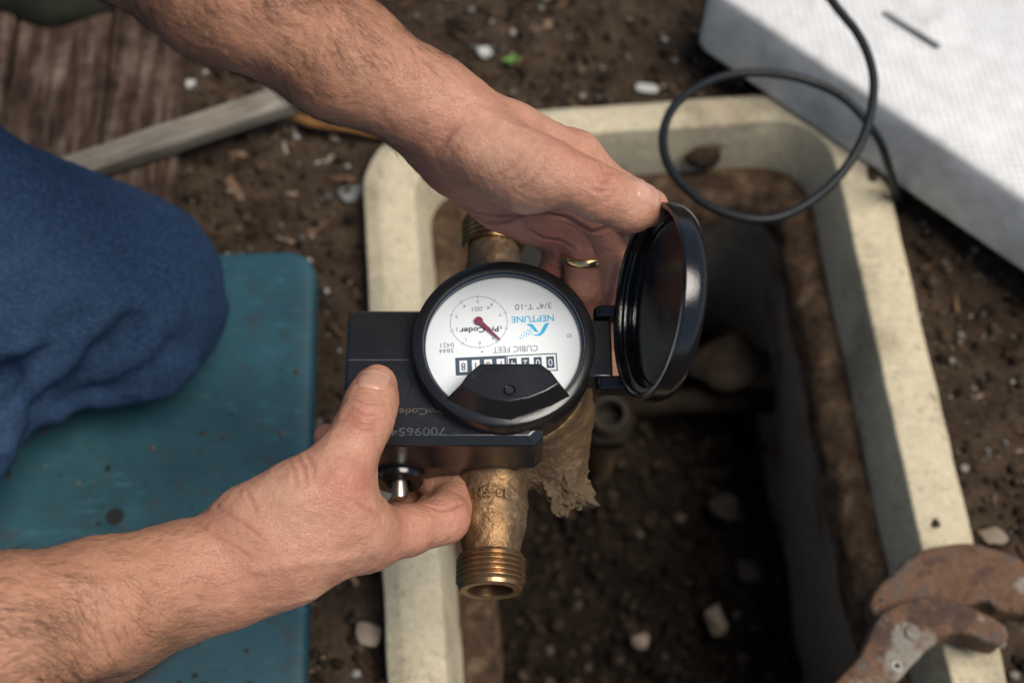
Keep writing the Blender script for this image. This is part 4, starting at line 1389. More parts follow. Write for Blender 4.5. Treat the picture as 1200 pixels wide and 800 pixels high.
# ---- the upper arm in the picture (the person's left): pinches the cover
def left_arm():
    tip, ip, mcp, cmc = (0.0625, 0.0403, 0.3620), (0.0403, 0.0366, 0.3790), (0.0169, 0.0421, 0.3900), (-0.0122, 0.0569, 0.3880)
    spec = dict(
        label='bare left forearm and hand with a gold ring, thumb on the open cover',
        lo=(-0.24, -0.045, 0.225), hi=(0.115, 0.275, 0.458), h=0.00105, kmeta=0.011, kthumb=0.010,
        wrist=(-0.0374, 0.0847, 0.3780), elbow=(-0.2749, 0.2178, 0.4000),
        fore=[[((-0.2752, 0.2502, 0.4150), .040), ((-0.1786, 0.1618, 0.4250), .038), ((-0.1287, 0.1226, 0.4200), .0335), ((-0.0762, 0.0927, 0.4050), .0255), ((-0.0393, 0.0787, 0.3910), .0190), ((-0.0251, 0.0720, 0.3860), .0170)],
              [((-0.2905, 0.2768, 0.3850), .040), ((-0.1923, 0.1925, 0.3850), .036), ((-0.1379, 0.1485, 0.3820), .031), ((-0.0805, 0.1114, 0.3740), .0245), ((-0.0411, 0.0912, 0.3640), .0180), ((-0.0282, 0.0829, 0.3600), .0165)]],
        meta=[[((-0.0291, 0.0772, 0.3840), .0165), ((0.0000, 0.0733, 0.3720), .0135), ((0.0290, 0.0720, 0.3540), .0115)],
              [((-0.0297, 0.0818, 0.3720), .0165), ((0.0040, 0.0739, 0.3570), .0135), ((0.0371, 0.0701, 0.3360), .0115)],
              [((-0.0315, 0.0857, 0.3580), .0165), ((0.0021, 0.0736, 0.3390), .0135), ((0.0370, 0.0652, 0.3180), .0112)],
              [((-0.0328, 0.0862, 0.3480), .0165), ((-0.0042, 0.0721, 0.3220), .0140), ((0.0274, 0.0638, 0.3030), .0108)]],
        extra=[((-0.0215, 0.0654, 0.3740), (0.0069, 0.0449, 0.3800), .0175, .0165, .011),      # thenar
               ((-0.0242, 0.0704, 0.3520), (0.0128, 0.0686, 0.3100), .0165, .0150, .012),      # hypothenar
               ((0.0085, 0.0537, 0.3720), (0.0250, 0.0666, 0.3520), .0110, .0100, .009)],     # web
        thumb=[(cmc, .0150), (mcp, .0126), ((0.0286, 0.0383, 0.3870), .0106), (ip, .0115), ((0.0528, 0.0368, 0.3700), .0113), (tip, .0090)],
        fingers=[[((0.0290, 0.0720, 0.3540), .0115), ((0.0524, 0.0628, 0.3370), .0098), ((0.0742, 0.0511, 0.3180), .0086), ((0.0861, 0.0431, 0.3120), .0074)],
                 [((0.0371, 0.0701, 0.3360), .0112), ((0.0501, 0.0487, 0.3020), .0100), ((0.0528, 0.0223, 0.2740), .0090), ((0.0490, 0.0073, 0.2580), .0075)],
                 [((0.0370, 0.0652, 0.3180), .0110), ((0.0360, 0.0383, 0.2900), .0098), ((0.0369, 0.0234, 0.2620), .0086), ((0.0287, 0.0193, 0.2450), .0072)],
                 [((0.0274, 0.0638, 0.3030), .0105), ((0.0227, 0.0490, 0.2820), .0090), ((0.0201, 0.0428, 0.2580), .0080), ((0.0127, 0.0403, 0.2450), .0070)]],
        bumps=[((0.0360, 0.0753, 0.3620), .010, .0012), ((0.0392, 0.0362, 0.3910), .008, .0006)],
        creases=[([(0.0357, 0.0408, 0.3900), (0.0396, 0.0382, 0.3920), (0.0435, 0.0399, 0.3900)], .0010, .0010),
                 ([(0.0347, 0.0362, 0.3910), (0.0387, 0.0338, 0.3920), (0.0433, 0.0353, 0.3910)], .0011, .0013),
                 ([(0.0343, 0.0322, 0.3910), (0.0380, 0.0309, 0.3910), (0.0421, 0.0318, 0.3910)], .0009, .0009),
                 ([(0.0363, 0.0384, 0.3910), (0.0392, 0.0360, 0.3920), (0.0426, 0.0375, 0.3910)], .0007, .0004),
                 ([(0.0372, 0.0292, 0.3910), (0.0401, 0.0283, 0.3910)], .0007, .0004),
                 ([(-0.0165, 0.0533, 0.3250), (-0.0041, 0.0531, 0.3300), (0.0102, 0.0506, 0.3350), (0.0245, 0.0460, 0.3300), (0.0371, 0.0456, 0.3250), (0.0525, 0.0489, 0.3300)], .0011, .0013),   # palm line
                 ([(-0.0246, 0.0606, 0.3350), (-0.0082, 0.0535, 0.3350), (0.0061, 0.0506, 0.3350)], .0010, .0009),
                 ([(0.0199, 0.0453, 0.3500), (0.0322, 0.0420, 0.3400), (0.0454, 0.0431, 0.3350)], .0011, .0012),
                 ([(0.0074, 0.0537, 0.3250), (0.0167, 0.0485, 0.3150), (0.0302, 0.0469, 0.3120)], .0009, .0008),
                 ([(-0.0325, 0.0580, 0.3850), (-0.0265, 0.0587, 0.3920), (-0.0234, 0.0623, 0.3960)], .0008, .0003),
                 ([(-0.0298, 0.0553, 0.3850), (-0.0227, 0.0565, 0.3920), (-0.0188, 0.0592, 0.3980)], .0008, .00025),
                 ([(-0.0082, 0.0386, 0.3920), (-0.0030, 0.0382, 0.3960), (0.0022, 0.0413, 0.3980)], .0010, .0002),
                 ([(-0.0037, 0.0342, 0.3920), (0.0022, 0.0347, 0.3960), (0.0067, 0.0378, 0.3980)], .0010, .0002),
                 ([(0.0000, 0.0324, 0.3900), (0.0074, 0.0334, 0.3940), (0.0118, 0.0352, 0.3980)], .0010, .0002),
                 ([(0.0298, 0.0667, 0.3720), (0.0351, 0.0593, 0.3720), (0.0435, 0.0537, 0.3720), (0.0501, 0.0511, 0.3660)], .0012, .0010)],
        ridges=[([(-0.0265, 0.0723, 0.4000), (-0.0075, 0.0601, 0.3980), (0.0094, 0.0515, 0.3960)], .0022, .0006),
                ([(-0.0472, 0.0764, 0.4300), (-0.0298, 0.0710, 0.4100), (-0.0151, 0.0723, 0.4000)], .0018, .0005),
                ([(-0.0793, 0.0865, 0.4400), (-0.0617, 0.0764, 0.4300), (-0.0479, 0.0651, 0.4150)], .0020, .0005)],
        red=[((0.0226, 0.0506, 0.3920), .016, .75), ((0.0392, 0.0362, 0.3910), .010, .55), ((0.0646, 0.0402, 0.3600), .012, .55), ((0.0407, 0.0478, 0.3350), .02, .5), ((0.0169, 0.0539, 0.3100), .035, 1.0), ((-0.0163, 0.0535, 0.3350), .035, .9), ((0.0386, 0.0407, 0.2900), .03, .5), ((-0.0300, 0.0578, 0.4000), .012, .35)],  # the palm spots also put the palm's shade into the redness
        pale=[((-0.0037, 0.0400, 0.4000), .022, .6), ((0.0508, 0.0342, 0.3850), .010, .5)])
    o, fun, V, g, t = make_arm(spec)
    nail(fun, (0.0567, 0.0370, 0.3740), np.array(tip) - np.array((0.0404, 0.0381, 0.3780)), (0.12, 0.05, 0.98), .0066, .0070, o)
    fd = np.array(spec['wrist']) - np.array(spec['elbow']); fd /= np.linalg.norm(fd)
    dr = np.array(fd) + np.array((0.05, -0.35, -0.25))
    w = np.clip((t + 0.012) / 0.05, 0, 1) ** 1.2 * (0.35 + 0.65 * (g[:, 2] > -0.1)) * (0.55 + 0.45 * np.clip(g[:, 1] * 1.5 + 0.5, 0, 1)) * np.clip(1 + 1.6 * npnoise(V, 45, 8.0, 2), 0.1, 2)
    hairs(o, V, g, w, dr, 21000, 11, 0.006, 0.018)
    # wedding ring on the ring finger
    a, b = np.array((0.0370, 0.0652, 0.3180)), np.array((0.0360, 0.0383, 0.2900))
    d = (b - a) / np.linalg.norm(b - a)
    c = a + (b - a) * 0.62
    V2, F2 = lathe([(0.0106, -0.0022), (0.0114, -0.0019), (0.0117, 0.0), (0.0114, 0.0019), (0.0106, 0.0022)], 48)
    rg = obj('wedding_ring', fixnormals(pydata('wedding_ring', place(V2, frame(c, d)), F2)), M_GOLD)
    tag(smooth(rg), 'gold wedding band on the ring finger behind the register', 'ring')
left_arm()

# ---- the lower arm in the picture (the person's right): holds the meter
def right_arm():
    tip, ip, mcp, cmc = (-0.0648, -0.0212, 0.3000), (-0.0683, -0.0433, 0.3085), (-0.0806, -0.0701, 0.3100), (-0.1149, -0.0904, 0.3050)
    spec = dict(
        label='bare right forearm and hand gripping the meter, thumb on the black housing',
        lo=(-0.345, -0.215, 0.165), hi=(-0.005, 0.012, 0.372), h=0.00105, kmeta=0.013, kthumb=0.014,
        wrist=(-0.1393, -0.1103, 0.2850), elbow=(-0.3224, -0.1916, 0.3300),
        fore=[[((-0.2890, -0.1860, 0.3450), .041), ((-0.2481, -0.1621, 0.3300), .038), ((-0.2188, -0.1476, 0.3180), .034), ((-0.1790, -0.1283, 0.3050), .0265), ((-0.1483, -0.1127, 0.2970), .0205), ((-0.1310, -0.1056, 0.2960), .0185)],
              [((-0.3104, -0.1825, 0.3000), .041), ((-0.2637, -0.1591, 0.2900), .038), ((-0.2301, -0.1459, 0.2840), .034), ((-0.1859, -0.1280, 0.2780), .0265), ((-0.1502, -0.1132, 0.2740), .0205), ((-0.1326, -0.1080, 0.2730), .0180)]],
        meta=[[((-0.1281, -0.1129, 0.2870), .0172), ((-0.0986, -0.1022, 0.2850), .0150), ((-0.0675, -0.0901, 0.2770), .0135)],
              [((-0.1309, -0.1070, 0.2740), .0165), ((-0.1036, -0.0963, 0.2660), .0150), ((-0.0756, -0.0847, 0.2550), .0130)],
              [((-0.1344, -0.1005, 0.2620), .0160), ((-0.1108, -0.0885, 0.2480), .0150), ((-0.0865, -0.0779, 0.2340), .0125)],
              [((-0.1384, -0.0940, 0.2520), .0160), ((-0.1200, -0.0812, 0.2320), .0145), ((-0.1004, -0.0708, 0.2150), .0115)]],
        extra=[((-0.1173, -0.0909, 0.2970), (-0.0879, -0.0719, 0.2970), .0175, .0150, .012),        # thenar
               ((-0.0844, -0.0784, 0.3000), (-0.0701, -0.0837, 0.2830), .0120, .0115, .012),        # web
               ((-0.1044, -0.1009, 0.3000), (-0.0759, -0.0856, 0.3030), .0135, .0125, .016), ((-0.0970, -0.1036, 0.2960), (-0.0710, -0.0915, 0.2900), .0135, .0125, .014),
               ((-0.1030, -0.0888, 0.2880), (-0.0743, -0.0840, 0.2800), .0150, .0120, .012),
               ((-0.1452, -0.0951, 0.2820), (-0.1253, -0.0898, 0.2850), .0120, .0120, .010),
               ((-0.1502, -0.1166, 0.2860), (-0.1059, -0.1078, 0.2860), .0185, .0160, .012)],
        thumb=[(cmc, .0160), ((-0.0967, -0.0799, 0.3100), .0148), (mcp, .0143), ((-0.0738, -0.0569, 0.3105), .0122), (ip, .0120), ((-0.0664, -0.0320, 0.3045), .0116), (tip, .0102)],
        fingers=[[((-0.0675, -0.0901, 0.2770), .0138), ((-0.0501, -0.0819, 0.2650), .0118), ((-0.0333, -0.0711, 0.2510), .0118), ((-0.0280, -0.0511, 0.2300), .0102), ((-0.0423, -0.0397, 0.2220), .0085)],
                 [((-0.0756, -0.0847, 0.2550), .0130), ((-0.0429, -0.0637, 0.2240), .0108), ((-0.0345, -0.0400, 0.2060), .0098), ((-0.0497, -0.0326, 0.2120), .0080)],
                 [((-0.0865, -0.0779, 0.2340), .0125), ((-0.0595, -0.0547, 0.2030), .0102), ((-0.0506, -0.0339, 0.1960), .0092), ((-0.0637, -0.0297, 0.2080), .0078)],
                 [((-0.1004, -0.0708, 0.2150), .0115), ((-0.0836, -0.0461, 0.1920), .0092), ((-0.0895, -0.0264, 0.2020), .0084), ((-0.0972, -0.0166, 0.2240), .0074)]],
        bumps=[((-0.0756, -0.0801, 0.3260), .012, .0012), ((-0.0671, -0.0464, 0.3200), .009, .0006), ((-0.1321, -0.0846, 0.3000), .014, .0015)],
        creases=[([(-0.0754, -0.0405, 0.3180), (-0.0682, -0.0452, 0.3220), (-0.0611, -0.0439, 0.3180)], .0009, .0006),
                 ([(-0.0764, -0.0439, 0.3180), (-0.0676, -0.0494, 0.3220), (-0.0598, -0.0473, 0.3180)], .0010, .0009),
                 ([(-0.0758, -0.0477, 0.3180), (-0.0678, -0.0527, 0.3220), (-0.0605, -0.0511, 0.3180)], .0009, .0007),
                 ([(-0.0729, -0.0375, 0.3170), (-0.0666, -0.0405, 0.3200), (-0.0606, -0.0392, 0.3170)], .0007, .0004),
                 ([(-0.0933, -0.0640, 0.3200), (-0.0893, -0.0709, 0.3240), (-0.0879, -0.0777, 0.3260)], .0010, .0007),
                 ([(-0.0970, -0.0660, 0.3200), (-0.0925, -0.0737, 0.3240), (-0.0914, -0.0817, 0.3260)], .0010, .0007),
                 ([(-0.0999, -0.0685, 0.3200), (-0.0966, -0.0753, 0.3240), (-0.0959, -0.0825, 0.3260)], .0009, .0005),
                 ([(-0.1301, -0.0873, 0.3100), (-0.1192, -0.0956, 0.3180), (-0.1111, -0.1019, 0.3180), (-0.1064, -0.1057, 0.3150)], .0009, .0003),
                 ([(-0.1456, -0.0965, 0.3050), (-0.1325, -0.1009, 0.3150), (-0.1220, -0.1066, 0.3180), (-0.1132, -0.1118, 0.3120)], .0008, .00025),
                 ([(-0.1185, -0.0808, 0.3180), (-0.1146, -0.0883, 0.3220), (-0.1126, -0.0949, 0.3240)], .0009, .0005),
                 ([(-0.0433, -0.0700, 0.2680), (-0.0322, -0.0710, 0.2660), (-0.0230, -0.0647, 0.2580)], .0009, .0009),
                 ([(-0.0635, -0.0698, 0.3050), (-0.0604, -0.0748, 0.2980), (-0.0549, -0.0778, 0.2900)], .0010, .0006),
                 ([(-0.0724, -0.0848, 0.3180), (-0.0676, -0.0866, 0.3080), (-0.0630, -0.0877, 0.3020)], .0012, .0004)],
        ridges=[([(-0.1944, -0.1308, 0.3350), (-0.1720, -0.1279, 0.3250), (-0.1489, -0.1190, 0.3180)], .0024, .0006),
                ([(-0.1146, -0.1084, 0.3050), (-0.0961, -0.1055, 0.3020), (-0.0739, -0.0996, 0.2960)], .0030, .0007),
                ([(-0.1124, -0.1178, 0.2900), (-0.0861, -0.1084, 0.2880), (-0.0673, -0.1016, 0.2830)], .0026, .0005),
                ([(-0.1050, -0.0933, 0.3250), (-0.0902, -0.0861, 0.3270), (-0.0775, -0.0781, 0.3270)], .0030, .0006)],
        red=[((-0.0739, -0.0818, 0.3240), .016, .9), ((-0.0670, -0.0469, 0.3210), .012, .55), ((-0.0641, -0.0235, 0.3120), .012, .45), ((-0.0290, -0.0714, 0.2620), .018, .6), ((-0.0972, -0.0166, 0.2240), .02, .8), ((-0.0527, -0.0912, 0.2700), .03, .4), ((-0.1138, -0.1080, 0.3100), .02, .35)],
        pale=[((-0.1019, -0.0854, 0.3250), .022, .6), ((-0.0613, -0.0357, 0.3150), .008, .4)])
    o, fun, V, g, t = make_arm(spec)
    nail(fun, (-0.0651, -0.0240, 0.3140), np.array(tip) - np.array((-0.0675, -0.0405, 0.3060)), (-0.05, -0.05, 0.99), .0079, .0073, o)
    fd = np.array(spec['wrist']) - np.array(spec['elbow']); fd /= np.linalg.norm(fd)
    dr = np.array(fd) * 0.8 + np.array((0.1, -0.55, -0.3))
    w = np.clip((t + 0.005) / 0.08, 0, 1) ** 1.3 * (0.3 + 0.7 * (g[:, 1] < 0.2)) * np.clip(1 + 0.9 * npnoise(V, 45, 3.0, 2), 0.1, 2)
    hairs(o, V, g, w, dr, 13000, 12, 0.006, 0.016)
right_arm()

# ---- jeans: knee on the board
def jeans():
    K = np.array((-0.2599, 0.1469, 0.0620))
    hip = np.array((-0.80, K[1] + 0.02, 0.36)); ank = np.array((-0.72, K[1] - 0.06, 0.045))
    def leg(p):
        th = cone(p, K + np.array((-0.012, 0.008, 0.012)), K + np.array((-0.16, 0.014, 0.085)), 0.064, 0.098)
        sh = smin(cone(p, K + np.array((-0.16, 0.014, 0.085)), hip, 0.098, 0.11), cone(p, K + np.array((-0.020, 0.000, -0.014)), ank, 0.048, 0.052), 0.02)
        kn = cone(p, K, K + np.array((-0.06, 0.004, 0.012)), 0.0625, 0.066)
        # cloth bunched behind the knee
        bn = cone(p, (-0.3251, 0.0850, 0.0500), (-0.3775, 0.0482, 0.0750), 0.026, 0.050)
        return smin(smin(smin(th, sh, 0.02), kn, 0.03), bn, 0.02).astype(f32)
    # cloth folds fanning out from behind the knee, laid on the leg's surface
    folds = [([(-0.3393, 0.0385, 0.0700), (-0.2965, 0.0688, 0.1000), (-0.2498, 0.1103, 0.1300)], .013, .011), ([(-0.3235, 0.0395, 0.0600), (-0.2810, 0.0732, 0.0900), (-0.2403, 0.0991, 0.1200)], .010, -.010),
             ([(-0.3094, 0.0751, 0.0500), (-0.2623, 0.0850, 0.0500), (-0.2194, 0.1036, 0.0600)], .011, .006), ([(-0.2960, 0.0806, 0.0600), (-0.2579, 0.0896, 0.0700), (-0.2211, 0.0999, 0.0900)], .008, -.006),
             ([(-0.3506, 0.0699, 0.1000), (-0.2913, 0.0941, 0.1300), (-0.2600, 0.1267, 0.1400)], .015, .006), ([(-0.3454, 0.0508, 0.0900), (-0.2926, 0.0831, 0.1200), (-0.2585, 0.1199, 0.1300)], .009, -.006),
             ([(-0.3282, 0.1345, 0.1500), (-0.2842, 0.1401, 0.1400), (-0.2399, 0.1279, 0.1400)], .014, -.003), ([(-0.3250, 0.1810, 0.1500), (-0.2777, 0.1713, 0.1400), (-0.2255, 0.1514, 0.1200)], .016, .003),
             ([(-0.2228, 0.1514, 0.1200), (-0.2083, 0.1308, 0.1000), (-0.2102, 0.1097, 0.0800)], .009, -.002), ([(-0.3324, 0.0750, 0.0400), (-0.2849, 0.0862, 0.0300), (-0.2399, 0.1002, 0.0300)], .006, -.006)]
    folds = [(snap(leg, catmull(p, 3)), w, a) for p, w, a in folds]
    def fun(p):
        d = leg(p)
        for poly, w, amp in folds:
            ds = np.full(len(p), 1.0, f32)
            for a, b in zip(poly[:-1], poly[1:]): ds = np.minimum(ds, cone(p, a, b, 0, 0))
            d = d - f32(amp) * np.exp(-(ds / f32(w)) ** 2)
        d = smax(d, -(p[:, 2] + 0.0052), 0.006)
        return d.astype(f32)
    V, Q = polygonise(fun, (-0.62, K[1] - 0.16, -0.02), (-0.13, K[1] + 0.16, 0.36), 0.0030)
    d, g = grad(fun, V)
    # pulled cloth: long soft ridges running from the knee back towards the thigh
    w = V - K.astype(f32)
    cs = np.stack([w @ np.array((0.80, 0.55, 0.25), f32) * 9, w @ np.array((-0.55, 0.80, 0.1), f32) * 34, w[:, 2] * 20], 1)
    rid = 0.75 - np.abs(npnoise(cs + 0.35 * np.stack([npnoise(V, 12, 4.0, 1)] * 3, 1), 1.0, 9.0, 1)) * 2.4
    msk = 1.3 * np.clip((-0.005 - w[:, 0]) / 0.06, 0, 1) * np.clip((0.05 - w[:, 1]) / 0.08, 0.15, 1)
    V = V + g * (0.0030 * npnoise(V, 24, 1.0, 2) + 0.0008 * npnoise(V, 90, 2.0, 2) + 0.0060 * rid * msk)[:, None]
    V[:, 2] = np.maximum(V[:, 2], -0.0052)
    me = np_mesh('jeans', V, Q)
    seam = seg_dist(V, snap(fun, catmull([(-0.3385, 0.0923, 0.0100), (-0.2999, 0.0906, 0.0200), (-0.2768, 0.0944, 0.0200), (-0.2399, 0.1002, 0.0300)], 5)))
    ed = np.exp(-(seam / 0.0035) ** 2) * np.clip(0.45 + npnoise(V, 160, 6.0, 2), 0, 1)
    at = me.attributes.new('edge', 'FLOAT', 'POINT'); at.data.foreach_set('value', ed.astype(f32))
    o = keep(smooth(obj('jeans', me, M_DENIM)), person)
    o['label'] = 'faded blue denim jeans over the bent knee'
jeans()

# ---- rest of the person, left of the picture: shirt with sleeves rolled to the elbow, hips, head
def upper_body():
    shL, shR = (-0.56, 0.22, 0.70), (-0.58, -0.14, 0.70)
    elL, elR = (-0.2781, 0.2606, 0.4000), (-0.2986, -0.1821, 0.3220)
    def fun(p):
        d = cone(p, (-0.62, 0.04, 0.62), (-0.80, 0.05, 0.34), 0.125, 0.13)
        d = smin(d, cone(p, (-0.60, 0.15, 0.66), (-0.62, -0.08, 0.66), 0.085, 0.085), 0.06)
        d = smin(d, smin(cone(p, (-0.57, 0.17, 0.68), elL, 0.070, 0.052), cone(p, (-0.59, -0.10, 0.68), elR, 0.070, 0.052), 0.01), 0.05)
        d = smin(d, cone(p, (-0.60, 0.04, 0.74), (-0.575, 0.04, 0.78), 0.065, 0.060), 0.02)
        return d.astype(f32)
    V, Q = polygonise(fun, (-1.0, -0.35, 0.16), (-0.15, 0.42, 0.87), 0.010)
    d, g = grad(fun, V)
    V = V + g * (0.006 * npnoise(V, 12, 3.0, 2))[:, None]
    keep(smooth(obj('shirt', np_mesh('shirt', V, Q), M_SHIRT)), person)
    def head(p):
        d = cone(p, (-0.575, 0.04, 0.78), (-0.545, 0.04, 0.86), 0.054, 0.052)
        d = smin(d, cone(p, (-0.545, 0.04, 0.945), (-0.50, 0.04, 0.93), 0.088, 0.080), 0.03)
        d = smin(d, cone(p, (-0.500, 0.04, 0.870), (-0.465, 0.04, 0.845), 0.055, 0.034), 0.03)
        d = smin(d, cone(p, (-0.425, 0.04, 0.925), (-0.402, 0.04, 0.888), 0.010, 0.014), 0.012)
        for s in (-1, 1):
            d = smin(d, cone(p, (-0.535, 0.04 + s * 0.088, 0.93), (-0.525, 0.04 + s * 0.086, 0.895), 0.014, 0.010), 0.006)
            v = p - np.array((-0.425, 0.04 + s * 0.032, 0.922), f32)
            d = d + 0.012 * np.exp(-np.einsum('ij,ij->i', v, v) / 0.00025)
            d = smin(d, cone(p, (-0.437, 0.04 + s * 0.032, 0.920), (-0.436, 0.04 + s * 0.032, 0.920), 0.012, 0.012), 0.003)
        v = p - np.array((-0.425, 0.04, 0.855), f32)
        d = d + 0.006 * np.exp(-(v[:, 0] ** 2 / 0.0008 + v[:, 1] ** 2 / 0.0006 + v[:, 2] ** 2 / 0.00003))
        return d.astype(f32)
    V, Q = polygonise(head, (-0.67, -0.10, 0.74), (-0.38, 0.18, 1.06), 0.0045)
    me = np_mesh('head', V, Q)
    keep(smooth(obj('head', me, M_SKIN)), person)
    def hair(p):
        d = head(p) - 0.007
        return smax(d, (p @ np.array((0.80, 0, -0.60), f32)) - f32(-0.945), 0.01).astype(f32)
    V, Q = polygonise(hair, (-0.67, -0.10, 0.80), (-0.38, 0.18, 1.07), 0.005)
    d, g = grad(hair, V)
    V = V + g * (0.004 * npnoise(V, 70, 3.0, 2))[:, None]
    keep(smooth(obj('head_hair', np_mesh('head_hair', V, Q), M_HAIR)), person)
upper_body()

# ------------------------------------------------------------------ rusty pliers wrench on the rim
def wrench():
    t = thing('pipe_wrench', 'rusty iron pipe wrench head resting on the near right rim', 'wrench', (0.2669, -0.0636, 0.0040))
    def plate(name, pts, z0, z1, inset=0.003):
        lo = [(x, y, z0) for x, y, z in pts]; hi = [(x, y, z1) for x, y, z in pts]
        V, F = loft([lo, hi])
        o = obj(name, fixnormals(pydata(name, V, F)), M_RUST)
        b = o.modifiers.new('bevel', 'BEVEL'); b.width = inset; b.segments = 3; b.limit_method = 'ANGLE'; b.angle_limit = R(50)
        freeze(o)
        bm = bmesh.new(); bm.from_mesh(o.data)
        bmesh.ops.triangulate(bm, faces=bm.faces)
        for _ in range(3):
            long = [e for e in bm.edges if e.calc_length() > 0.006]
            if long: bmesh.ops.subdivide_edges(bm, edges=long, cuts=1); bmesh.ops.triangulate(bm, faces=bm.faces)
        for v in bm.verts:
            n = v.normal
            k = noise.fractal(v.co * 90, 1, 2, 3) * 0.0008 + noise.noise(v.co * 300) * 0.0003
            v.co += n * k
        bm.to_mesh(o.data); bm.free()
        keep(smooth(o, 50), t)
        return o
    up = [(0.2297, -0.0499, 0.0300), (0.2376, -0.0381, 0.0300), (0.2466, -0.0313, 0.0300), (0.2554, -0.0227, 0.0300), (0.2673, -0.0159, 0.0300), (0.2823, -0.0112, 0.0300), (0.2992, -0.0101, 0.0300), (0.3165, -0.0135, 0.0300), (0.3319, -0.0210, 0.0300), (0.3463, -0.0347, 0.0300), (0.3522, -0.0515, 0.0300), (0.3495, -0.0676, 0.0300),
          (0.3366, -0.0604, 0.0300), (0.3235, -0.0571, 0.0300), (0.3113, -0.0554, 0.0300), (0.3056, -0.0493, 0.0300), (0.2944, -0.0515, 0.0300), (0.2776, -0.0549, 0.0300), (0.2583, -0.0571, 0.0300), (0.2416, -0.0604, 0.0300), (0.2325, -0.0593, 0.0300)]
    plate('hook_jaw', catmull_flat(up), 0.006, 0.026)
    lowj = [(0.2475, -0.0538, 0.0380), (0.2598, -0.0499, 0.0380), (0.2733, -0.0505, 0.0380), (0.2873, -0.0549, 0.0380), (0.3004, -0.0615, 0.0380), (0.3100, -0.0686, 0.0380), (0.3111, -0.0756, 0.0380), (0.3050, -0.0810, 0.0380), (0.2937, -0.0778, 0.0380), (0.2815, -0.0734, 0.0380), (0.2693, -0.0767, 0.0380),
            (0.2575, -0.0853, 0.0380), (0.2431, -0.0991, 0.0380), (0.2193, -0.1226, 0.0380), (0.1987, -0.1455, 0.0380), (0.1795, -0.1303, 0.0380), (0.2004, -0.1033, 0.0380), (0.2168, -0.0874, 0.0380), (0.2262, -0.0696, 0.0380), (0.2361, -0.0587, 0.0380)]
    lj = plate('heel_jaw', catmull_flat(lowj), 0.012, 0.040)
    # teeth on the jaws
    for k in range(9):
        a = np.array((0.3085, -0.0493, 0.0260)); b = np.array((0.3406, -0.0604, 0.0260)); c = a + (b - a) * k / 8
        V, F = box_verts(-0.0012, 0.0012, -0.0022, 0.0022, -0.010, 0.0)
        V = place(V, T(tuple(c)) @ Matrix.Rotation(R(-20), 4, 'Z') @ Matrix.Rotation(R(45), 4, 'Z'))
        keep(obj('tooth', fixnormals(pydata('tooth', V, F)), M_RUST), t)
    V, F = lathe([(0.0052, -0.004), (0.0052, 0.0006), (0.0046, 0.0014), (0.0001, 0.0018)], 28)
    keep(smooth(obj('rivet', fixnormals(pydata('rivet', place(V, T((0.2510, -0.0734, 0.0400))), F)), M_RUST), 40), t)
    V, F = lathe([(0.0038, 0.0006), (0.0030, 0.0012), (0.0018, 0.0004), (0.0001, 0.0004)], 24)
    keep(smooth(obj('small_rivet', fixnormals(pydata('small_rivet', place(V, T((0.2384, -0.0943, 0.0400))), F)), simple('worn_grey_paint', (0.36, 0.34, 0.28), 0.7, var=0.4, scale=300)), 40), t)
    V, F = lathe([(0.0016, 0.0011), (0.0001, 0.0011)], 12)
    keep(obj('rivet_hole', fixnormals(pydata('rivet_hole', place(V, T((0.2384, -0.0943, 0.0400))), F)), M_HOLESHADE), t)  # flat dark disc, painted shade of the rivet's hole
    V, F = lathe([(0.0014, 0.0006), (0.0001, 0.0006)], 12)
    keep(obj('jaw_hole', fixnormals(pydata('jaw_hole', place(V, T((0.2368, -0.0487, 0.0260))), F)), M_HOLESHADE), t)  # flat dark disc, painted shade of a hole in the jaw
def catmull_flat(pts):
    q = [np.array(p) for p in pts]; n = len(q); out = []
    for i in range(n):
        a, b, c, d = q[i - 1], q[i], q[(i + 1) % n], q[(i + 2) % n]
        for t in (0, 0.5):
            out.append(tuple(0.5 * (2*b + (c-a)*t + (2*a-5*b+4*c-d)*t*t + (-a+3*b-3*c+d)*t**3)))
    return out
wrench()

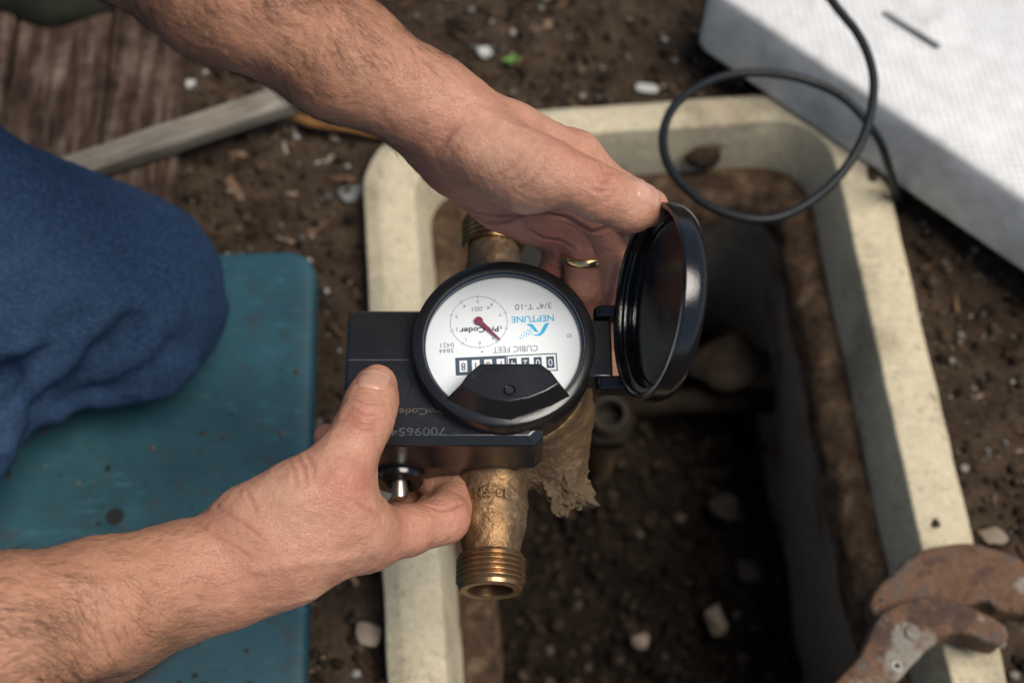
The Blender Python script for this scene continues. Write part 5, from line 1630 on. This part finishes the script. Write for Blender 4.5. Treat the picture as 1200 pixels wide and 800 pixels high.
# ------------------------------------------------------------------ fittings in the pit, sprout
M_PIPE = simple('shaded_bronze', (0.012, 0.008, 0.005), 0.8, 0.0, 0.4)  # bronze darkened to carry the pit's shade in its colour
def fitting():
    t = thing('pipe_fitting', 'dull bronze service pipe coupling in the pit behind the meter', 'pipe fitting', (0.0813, 0.1655, -0.2000))
    c = np.array((0.0784, 0.1488, -0.1600))
    V, F = lathe([(0.010, -0.10), (0.010, -0.02), (0.015, -0.018), (0.015, -0.004), (0.0185, -0.003), (0.0185, 0.012), (0.015, 0.014), (0.0165, 0.016), (0.0165, 0.024), (0.012, 0.026), (0.011, 0.010), (0.0001, 0.010)], 6)
    V, F = lathe([(0.010, -0.14), (0.010, -0.02), (0.0185, -0.018), (0.0185, 0.0)], 40)
    keep(smooth(obj('pipe', fixnormals(pydata('pipe', place(V, T(tuple(c))), F)), M_BRASS), 40), t)
    V, F = lathe([(0.0150, 0.0), (0.0230, 0.0005), (0.0230, 0.014), (0.0150, 0.0145)], 6)
    keep(obj('nut', fixnormals(pydata('nut', place(V, T(tuple(c))), F)), M_PIPE), t)
    V, F = lathe([(0.0165, 0.014), (0.0165, 0.028), (0.0150, 0.030), (0.0115, 0.030), (0.011, 0.010), (0.0001, 0.010)], 40)
    keep(smooth(obj('collar', fixnormals(pydata('collar', place(V, T(tuple(c))), F)), simple('shaded_steel', (0.030, 0.024, 0.018), 0.8, 0.0, 0.4)), 40), t)  # steel colour darkened to paint in the shade of the pit
    s = thing('service_pipe', 'dark pipe crossing the bottom of the pit under the coupling', 'pipe', (0.0446, 0.1898, -0.2200))
    V, F = tube([(-0.0294, 0.1760, -0.2100), (0.0368, 0.1839, -0.2100), (0.1485, 0.1958, -0.2150), (0.2684, 0.1979, -0.2200)], 0.011, 16)
    keep(smooth(obj('barrel', fixnormals(pydata('barrel', V, F)), M_PIPE)), s)
    V, F = tube([(0.0663, 0.1831, -0.2100), (0.0996, 0.1868, -0.2110)], 0.015, 6)
    keep(obj('sleeve', fixnormals(pydata('sleeve', V, F)), M_PIPE), s)
fitting()

def sprout():
    c = np.array((0.0000, 0.4141, -0.0300))
    t = thing('sprout', 'tiny green sprout in the soil behind the upper wrist', 'plant', tuple(c))
    rng = random.Random(3)
    for k in range(6):
        a = k * 1.05 + rng.random(); L = 0.005 + 0.004 * rng.random()
        d = np.array((math.cos(a), math.sin(a), 0)); s = np.array((-d[1], d[0], 0))
        V, F = [], []
        for j in range(6):
            q = j / 5; w = 0.0014 * math.sin(math.pi * (0.12 + 0.86 * q))
            m = c + d * L * q + np.array((0, 0, 0.006 + 0.010 * q - 0.006 * q * q))
            V += [m - s * w, m + np.array((0, 0, -0.0006)), m + s * w]
        for j in range(5):
            for i in range(2): F.append((j*3+i, j*3+i+1, (j+1)*3+i+1, (j+1)*3+i))
        keep(smooth(obj('leaf', pydata('leaf', V, F), M_GREEN)), t)
    V, F = tube([tuple(c + np.array((0, 0, -0.002))), tuple(c + np.array((0, 0, 0.007)))], 0.0008, 6)
    keep(obj('stem', pydata('stem', V, F), M_GREEN), t)
sprout()

# crumbs of soil trodden onto the kneeling board
def reg_board(rng):
    x, y = rng.uniform(-0.42, -0.150), rng.uniform(-0.12, 0.20)
    if math.hypot(x + 0.28, y - 0.17) < 0.10: return None, None
    return x, y
scatter('board_crumbs', 'scattered crumbs of soil lying on the teal kneeling board', 'soil', M_CRUMB, 160, 0.0006, 0.0028, 0.6, 21, reg_board, lambda x, y: -0.0056)
